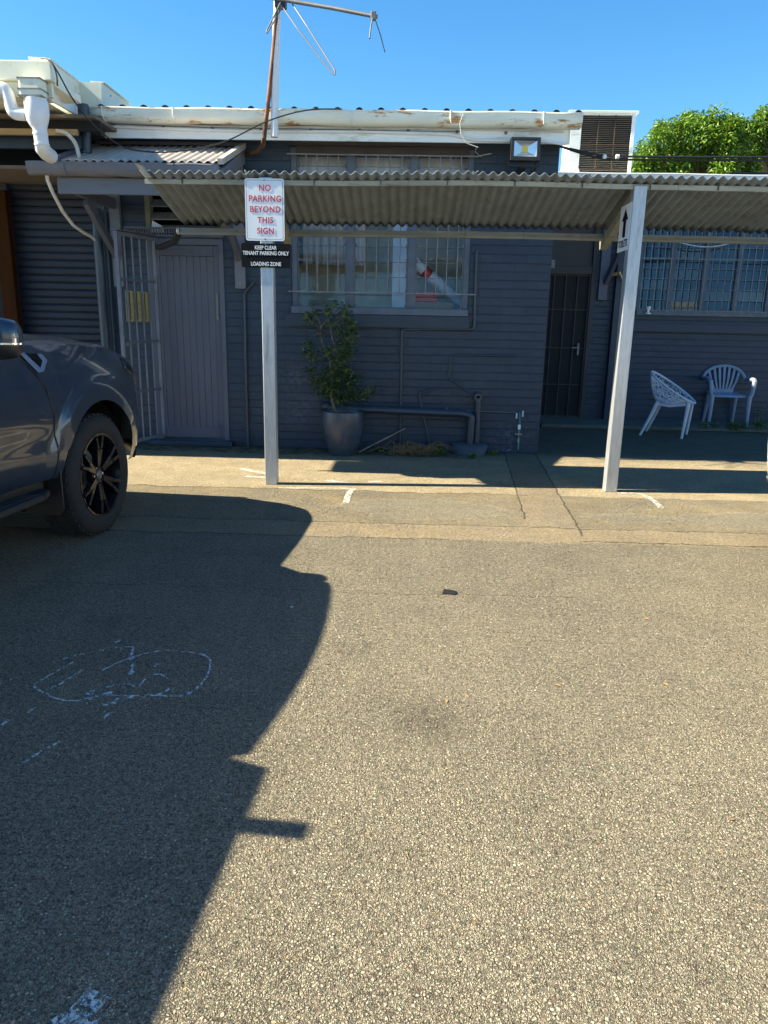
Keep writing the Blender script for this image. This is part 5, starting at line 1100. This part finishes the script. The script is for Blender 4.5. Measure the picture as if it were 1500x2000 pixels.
def section(y):
    zs, zb = zsh(y), zsill(y); pts = []
    for i in range(29): z = zb+(zs-zb)*i/28; pts.append(Vector((side_x(y, z), y, z)))
    x0 = pts[-1].x; nose = sst(.55, .92, y)
    for i in range(1, 6): a = i/5*math.pi/2; pts.append(Vector((x0-.075*math.sin(a)*1.0, y, zs+.028*(1-math.cos(a))*0+.03*math.sin(a*1.0)*(1-.3*i/5))))
    x1 = pts[-1].x; z1 = pts[-1].z
    for i in range(1, 8): u = i/7; pts.append(Vector((x1*(1-u), y, z1+(.055*(1-nose*.3))*math.sin(u*math.pi/2)+ .012*sst(.05, .25, u))))
    return pts
ys = [-4.35+.03*i for i in range(int((.92+4.35)/.03)+1)]+[.92]
ys = sorted(set(round(y, 4) for y in ys))
secs = [section(y) for y in ys]
def half_body(sgn):
    bm = bmesh.new(); vv = [[bm.verts.new((p.x*sgn, p.y, p.z)) for p in s_] for s_ in secs]
    for i in range(len(vv)-1):
        for j in range(len(vv[0])-1):
            q = [secs[i][j], secs[i+1][j], secs[i+1][j+1], secs[i][j+1]]; c = sum(q, Vector())/4
            if c.x > .5 and j < 29 and min(math.hypot(c.y-ya, c.z-AZ) for ya in (0, REAR)) < AR: continue
            bm.faces.new([vv[i][j], vv[i+1][j], vv[i+1][j+1], vv[i][j+1]])
    for s_, v_ in zip(secs, vv):
        for p, v in zip(s_, v_):
            if not v.link_faces: continue
            for ya in (0, REAR):
                r = math.hypot(p.y-ya, p.z-AZ)
                if p.x > .5 and r < AR+.045 and any(len(e.link_faces) == 1 for e in v.link_edges) and p.z > zsill(p.y)+.01:
                    k = AR/r; v.co.y = ya+(p.y-ya)*k; v.co.z = AZ+(p.z-AZ)*k
    bmesh.ops.delete(bm, geom=[v for v in bm.verts if not v.link_faces], context='VERTS')
    # nose and tail closed by a rounded face
    for idx, dy in ((len(vv)-1, .06), (0, -.03)):
        ring = [v for v in vv[idx] if v.is_valid]; cen = [bm.verts.new((v.co.x*.9, v.co.y+dy*.6, .6+(v.co.z-.6)*.9)) for v in ring]; cc = [bm.verts.new((0, v.co.y+dy, .6+(v.co.z-.6)*.82)) for v in ring]
        for a in range(len(ring)-1): bm.faces.new([ring[a], ring[a+1], cen[a+1], cen[a]]); bm.faces.new([cen[a], cen[a+1], cc[a+1], cc[a]])
    return bm
def car_mesh(bms, name, mat, parent, weld=True, smooth=True):
    bm = bmesh.new()
    for b in bms:
        t = bpy.data.meshes.new('t'); b.to_mesh(t); b.free(); bm.from_mesh(t); bpy.data.meshes.remove(t)
    if weld: bmesh.ops.remove_doubles(bm, verts=bm.verts, dist=.0008)
    bmesh.ops.recalc_face_normals(bm, faces=bm.faces)
    me = bpy.data.meshes.new(name); bm.to_mesh(me); bm.free(); me.materials.append(M[mat])
    o = bpy.data.objects.new(name, me); COL.objects.link(o); o.parent = parent
    if smooth: me.polygons.foreach_set('use_smooth', [True]*len(me.polygons)); me.set_sharp_from_angle(angle=R_(38))
    return o
CA = R_(5.0); croot = Vector((-2.855, 4.64, 0))
tk = thing('pickup_truck', 'dark grey metallic pickup truck parked nose toward the roller shutter', 'pickup truck', croot, -CA)
def loc_on(px, py, X=.93):                        # photo pixel onto the truck's own right side plane
    d = ray(px, py); e = Vector((math.cos(CA), -math.sin(CA), 0)); o_ = Vector((0, 0, H))-croot
    t = (X-o_.dot(e))/d.dot(e); q = o_+d*t; return q.dot(Vector((math.sin(CA), math.cos(CA), 0))), q.z
body = car_mesh([half_body(1), half_body(-1)], 'body', 'carpaint', tk)
def on_side(y, z, off=.0, sg=1): return Vector((sg*(side_x(y, min(z, zsh(y)))+off), y, z))
def gap_line(pix, sg, r=.005):
    q = [loc_on(*p) for p in pix]; q = smooth_path([Vector((0, *p)) for p in q], 6); return MB().tube([on_side(p.y, p.z, -.0008, sg) for p in q], r, 6)
for sg in (1, -1):
    gap_line([(56, 683), (70, 712), (88, 745), (101, 790), (108, 850), (110, 910), (106, 945)], sg).build('door_gap', 'gloss', tk)
    # vent ornament on the wing
    for pix, off, mt, nm in (([(72, 690), (103, 691), (109, 704), (95, 726), (88, 722)], .003, 'gloss', 'wing_vent'), ([(62, 687), (73, 690), (98, 726), (87, 728)], .007, 'satin', 'wing_vent_trim'), ([(96, 691), (104, 692), (110, 704), (98, 724), (91, 723), (101, 706)], .007, 'satin', 'wing_vent_trim'), ([(79, 699), (103, 699), (102, 705), (82, 705)], .006, 'gloss', 'wing_vent_bar')):
        pts = [on_side(*loc_on(*p), off, sg) for p in pix]; MB().prism(pts, (.005*sg, 0, 0)).build(nm, mt, tk, bevel=.0015)
    # bonnet shut line
    MB().tube([Vector((sg*(section(y)[33].x-.012), y, section(y)[33].z-.002)) for y in [-.8+.08*i for i in range(18)]], .0035, 6).build('bonnet_gap', 'gloss', tk)
    # headlamp wrapped round the corner
    rows = [];
    for j in range(5):
        rows.append([on_side(y, zsh(y)-.10+.075*j/4*(1-.0*y), .004, sg) for y in [.46+.046*i for i in range(11)]])
    MB().grid(rows).build('headlamp', 'carglass', tk, smooth=True, solid=.004)
    rows = [[on_side(y, zz, .006, sg) for y in [.55+.037*i for i in range(11)]] for zz in (.40, .44, .48)]
    MB().grid(rows).build('bumper_trim', 'black', tk, smooth=True, solid=.01)
    # wing mirror
    mr = MB(); cmx = .905
    def mirror_pts(z0, z1):
        rows = []
        for j in range(9):
            v = z0+(z1-z0)*j/8; r = []
            for i in range(25):
                a = 2*math.pi*i/24; k = max(0.0, 1-abs(v)**3.0)**(1/3.0)
                cx_, sy_ = math.cos(a), math.sin(a); e = .86
                r.append(Vector((sg*(cmx+.112*k*math.copysign(abs(cx_)**e, cx_)), -.885+.105*k*math.copysign(abs(sy_)**e, sy_)*(1 if sy_ > 0 else .55), 1.25+.105*v)))
            rows.append(r)
        return rows
    ms = sub(MB().grid(mirror_pts(-.18, 1)).build('wing_mirror', 'carpaint', tk, smooth=True))
    MB().grid(mirror_pts(-1, -.26)).build('mirror_base', 'black', ms, smooth=True)
    MB().grid([[q*1 for q in r] for r in mirror_pts(-.27, -.17)]).build('mirror_chrome', 'chrome', ms, smooth=True, solid=.006)
    MB().beam((sg*.80, -.88, 1.16), (sg*.95, -.88, 1.19), .09, .06).build('mirror_arm', 'black', ms, bevel=.01)
    # side step, mud flap
    st = MB(); st.box((sg*.76, -2.45, .385), (sg*.975, -.72, .425)); st.prism([(sg*.76, -.72, .385), (sg*.975, -.72, .385), (sg*.93, -.60, .385), (sg*.76, -.56, .385)], (0, 0, .04)); so1 = sub(st.build('side_step', 'black', tk, bevel=.012))
    tr = MB()
    for k in range(6): tr.box((sg*(.80+.026*k), -2.40, .4255), (sg*(.812+.026*k), -.76, .430))
    tr.build('step_tread', 'rubber', so1)
    MB().prism([(sg*.70, -.475, .55), (sg*.925, -.475, .55), (sg*.935, -.49, .28), (sg*.91, -.49, .24), (sg*.70, -.49, .24)], (0, .012, 0)).build('mud_flap', 'black', tk, bevel=.003)
    # wheel housings
    for ya in (0, REAR):
        wh = MB(); rows = []
        for x in (.50, .86): rows.append([Vector((sg*x, ya+(AR+.004)*math.cos(a), AZ+(AR+.004)*math.sin(a))) for a in [math.pi*(-.12+1.24*i/28) for i in range(29)]])
        wh.grid(rows); wh.add([Vector((sg*.50, ya, AZ))]+[v for v in rows[0]], [(0, i+1, i+2) for i in range(28)]); wh.build('wheel_housing', 'black', tk, smooth=True)
    # sill under the doors
    sw = MB(); sw.box((sg*.70, -2.55, .40), (sg*.865, -.55, .485)); sw.build('sill', 'black', tk, bevel=.01)
under = MB(); under.box((-.70, -4.2, .33), (.70, .75, .60)); under.build('chassis', 'black', tk)
gr_ = MB(); gr_.box((-.55, .955, .62), (.55, .985, .86)); gr_.build('grille', 'gloss', tk, bevel=.01)
# wheels
def wheel(x, y, sg):
    R0, RR, W = .385, .264, .245; prof = [(RR-.012, W*.40), (RR+.004, W*.48), (RR+.03, W*.52), (R0-.045, W*.53), (R0-.018, W*.47), (R0-.004, W*.38), (R0, W*.2), (R0, -W*.2), (R0-.004, -W*.38), (R0-.02, -W*.47), (RR+.03, -W*.5), (RR, -W*.44)]
    tm = MB(); tm.lathe([(r, h*sg) for r, h in prof], 56, 'X', (x, y, R0))
    for k in range(44):                                       # tread blocks
        a = 2*math.pi*k/44
        for hx, tw in ((-.30, .05), (0, .06), (.30, .05)):
            c = Vector((x+hx*W, y+R0*math.cos(a+hx*.1), R0+R0*math.sin(a+hx*.1))); er = Vector((0, math.cos(a), math.sin(a))); tm.beam(c-er*.004, c+er*.006, tw, .03, (0, -math.sin(a), math.cos(a)))
    wo_ = sub(tm.build('wheel', 'rubber', tk, smooth=True)); X = lambda h: x+sg*h
    rm_ = MB(); rm_.lathe([(RR+.006, sg*.112), (RR+.003, sg*.122), (RR-.012, sg*.118), (RR-.022, sg*.095), (RR-.035, sg*.02), (RR-.04, -sg*.06), (.06, -sg*.06)], 56, 'X', (x, y, R0)); rm_.build('rim', 'gloss', wo_, smooth=True)
    sp = MB()
    for k in range(6):
        for da in (-.13, .13):
            a = 2*math.pi*k/6+.52+da*.55; a2 = 2*math.pi*k/6+.52+da*1.25
            p0 = Vector((X(.085), y+.055*math.cos(a), R0+.055*math.sin(a))); p1 = Vector((X(.100), y+.17*math.cos((a+a2)/2), R0+.17*math.sin((a+a2)/2))); p2 = Vector((X(.105), y+(RR-.012)*math.cos(a2), R0+(RR-.012)*math.sin(a2)))
            sp.beam(p0, p1, .030, .040, (1, 0, 0)); sp.beam(p1, p2, .024, .044, (1, 0, 0))
    sp.lathe([(0, sg*.10), (.05, sg*.098), (.066, sg*.085), (.07, sg*.05)], 24, 'X', (x, y, R0)); sp.build('spokes', 'gloss', wo_, bevel=.004)
    hb = MB(); hb.lathe([(0, sg*.108), (.024, sg*.107), (.030, sg*.099)], 20, 'X', (x, y, R0)); hb.build('hub_cap', 'alu', wo_, smooth=True)
    nt_ = MB()
    for k in range(6): a = 2*math.pi*k/6; nt_.lathe([(0, sg*.098), (.009, sg*.097), (.010, sg*.08)], 8, 'X', (x, y+.05*math.cos(a), R0+.05*math.sin(a)))
    nt_.build('wheel_nuts', 'chrome', wo_, smooth=True)
    dsk = MB(); dsk.lathe([(0, -sg*.01), (.16, -sg*.01), (.16, -sg*.03), (0, -sg*.03)], 32, 'X', (x, y, R0)); dsk.build('brake_disc', 'bars', wo_, smooth=True)
for sg in (1, -1):
    for y in (0, REAR): wheel(sg*.805, y, sg)
# cabin
def ring(pts): return [Vector(p) for p in pts]
def plan(yf, yr, wf_, wr, z, dz=0, n=6, bulge=0.0):
    q = []
    for i in range(n+1): u = -1+2*i/n; q.append((wf_*u, yf+.10*(1-u*u), z+dz*(1-u*u)))
    for i in range(1, 9): u = i/8; q.append((wf_+(wr-wf_)*u+bulge*math.sin(math.pi*u), yf+(yr-yf)*u, z))
    for i in range(1, n+1): u = 1-2*i/n; q.append((wr*u, yr-.02*(1-u*u), z+dz*(1-u*u)))
    for i in range(1, 8): u = 1-i/8; q.append((-(wf_+(wr-wf_)*u)-bulge*math.sin(math.pi*u), yf+(yr-yf)*u, z))
    return ring(q)
r0, r1, r2, r3 = plan(-.60, -2.66, .80, .845, 1.15), plan(-1.00, -2.645, .60, .62, 1.70, bulge=.055), plan(-1.09, -2.64, .555, .58, 1.765, .02, bulge=.065), plan(-1.45, -2.55, .38, .42, 1.80, .02)
cb = MB(); n = len(r0)
for a, b in ((r0, r1), (r1, r2), (r2, r3)): cb.add(a+b, [(i, (i+1) % n, (i+1) % n+n, i+n) for i in range(n)])
cb.add(r3, [tuple(range(n))]); cab = sub(cb.build('cabin', 'carpaint', tk, smooth=True))
def inset(a, b, i0, i1, nm):
    m_ = MB(); rows = [[], []]
    for i in range(i0, i1+1):
        lo, hi = a[i % n], b[i % n]; c = Vector((0, -1.9, 1.4)); e = ((lo+hi)/2-c); e.z = 0; e = e.normalized()*.005
        rows[0].append(lo.lerp(hi, .10)+e); rows[1].append(lo.lerp(hi, .92)+e)
    m_.grid(rows).build(nm, 'carglass', cab, smooth=True, solid=.004)
inset(r0, r1, 0, 6, 'windscreen'); inset(r0, r1, 7, 10, 'side_window'); inset(r0, r1, 11, 13, 'side_window'); inset(r0, r1, 14, 20, 'rear_window'); inset(r0, r1, 21, 24, 'side_window'); inset(r0, r1, 25, 27, 'side_window')
# hard canopy on the tray with a rack bar
c0, c1, c2 = plan(-2.69, -4.33, .86, .86, 1.15), plan(-2.70, -4.28, .68, .70, 1.74), plan(-2.715, -4.24, .62, .64, 1.80, .02)
hc = MB()
for a, b in ((c0, c1), (c1, c2)): hc.add(a+b, [(i, (i+1) % n, (i+1) % n+n, i+n) for i in range(n)])
hc.add(c2, [tuple(range(n))]); hco = sub(hc.build('tray_canopy', 'carpaint', tk, smooth=True))
for y in (-3.00, -3.95):
    MB().box((-.715, y-.035, 1.855), (.715, y+.035, 1.885)).build('rack_bar', 'black', hco, bevel=.008)
    for x in (-.55, .55): MB().box((x-.03, y-.03, 1.785), (x+.03, y+.03, 1.8545)).build('rack_foot', 'black', hco)
# ---- white vehicle whose front corner just enters at the right edge
wt = copy_tree(tk); wt.name = 'parked_car'; wt['label'] = 'white vehicle of which only the front corner shows at the right edge'; wt['category'] = 'car'
def repaint(o):
    for ch in o.children: repaint(ch)
    if o.type == 'MESH' and o.data.materials and o.data.materials[0].name == 'grey_metallic_paint': o.material_slots[0].link = 'OBJECT'; o.material_slots[0].material = M['carwhite']
repaint(wt)
wt.location = (P(1494, 930, 4.45).x+.998, 4.05, 0); wt.rotation_euler = (0, 0, 0)
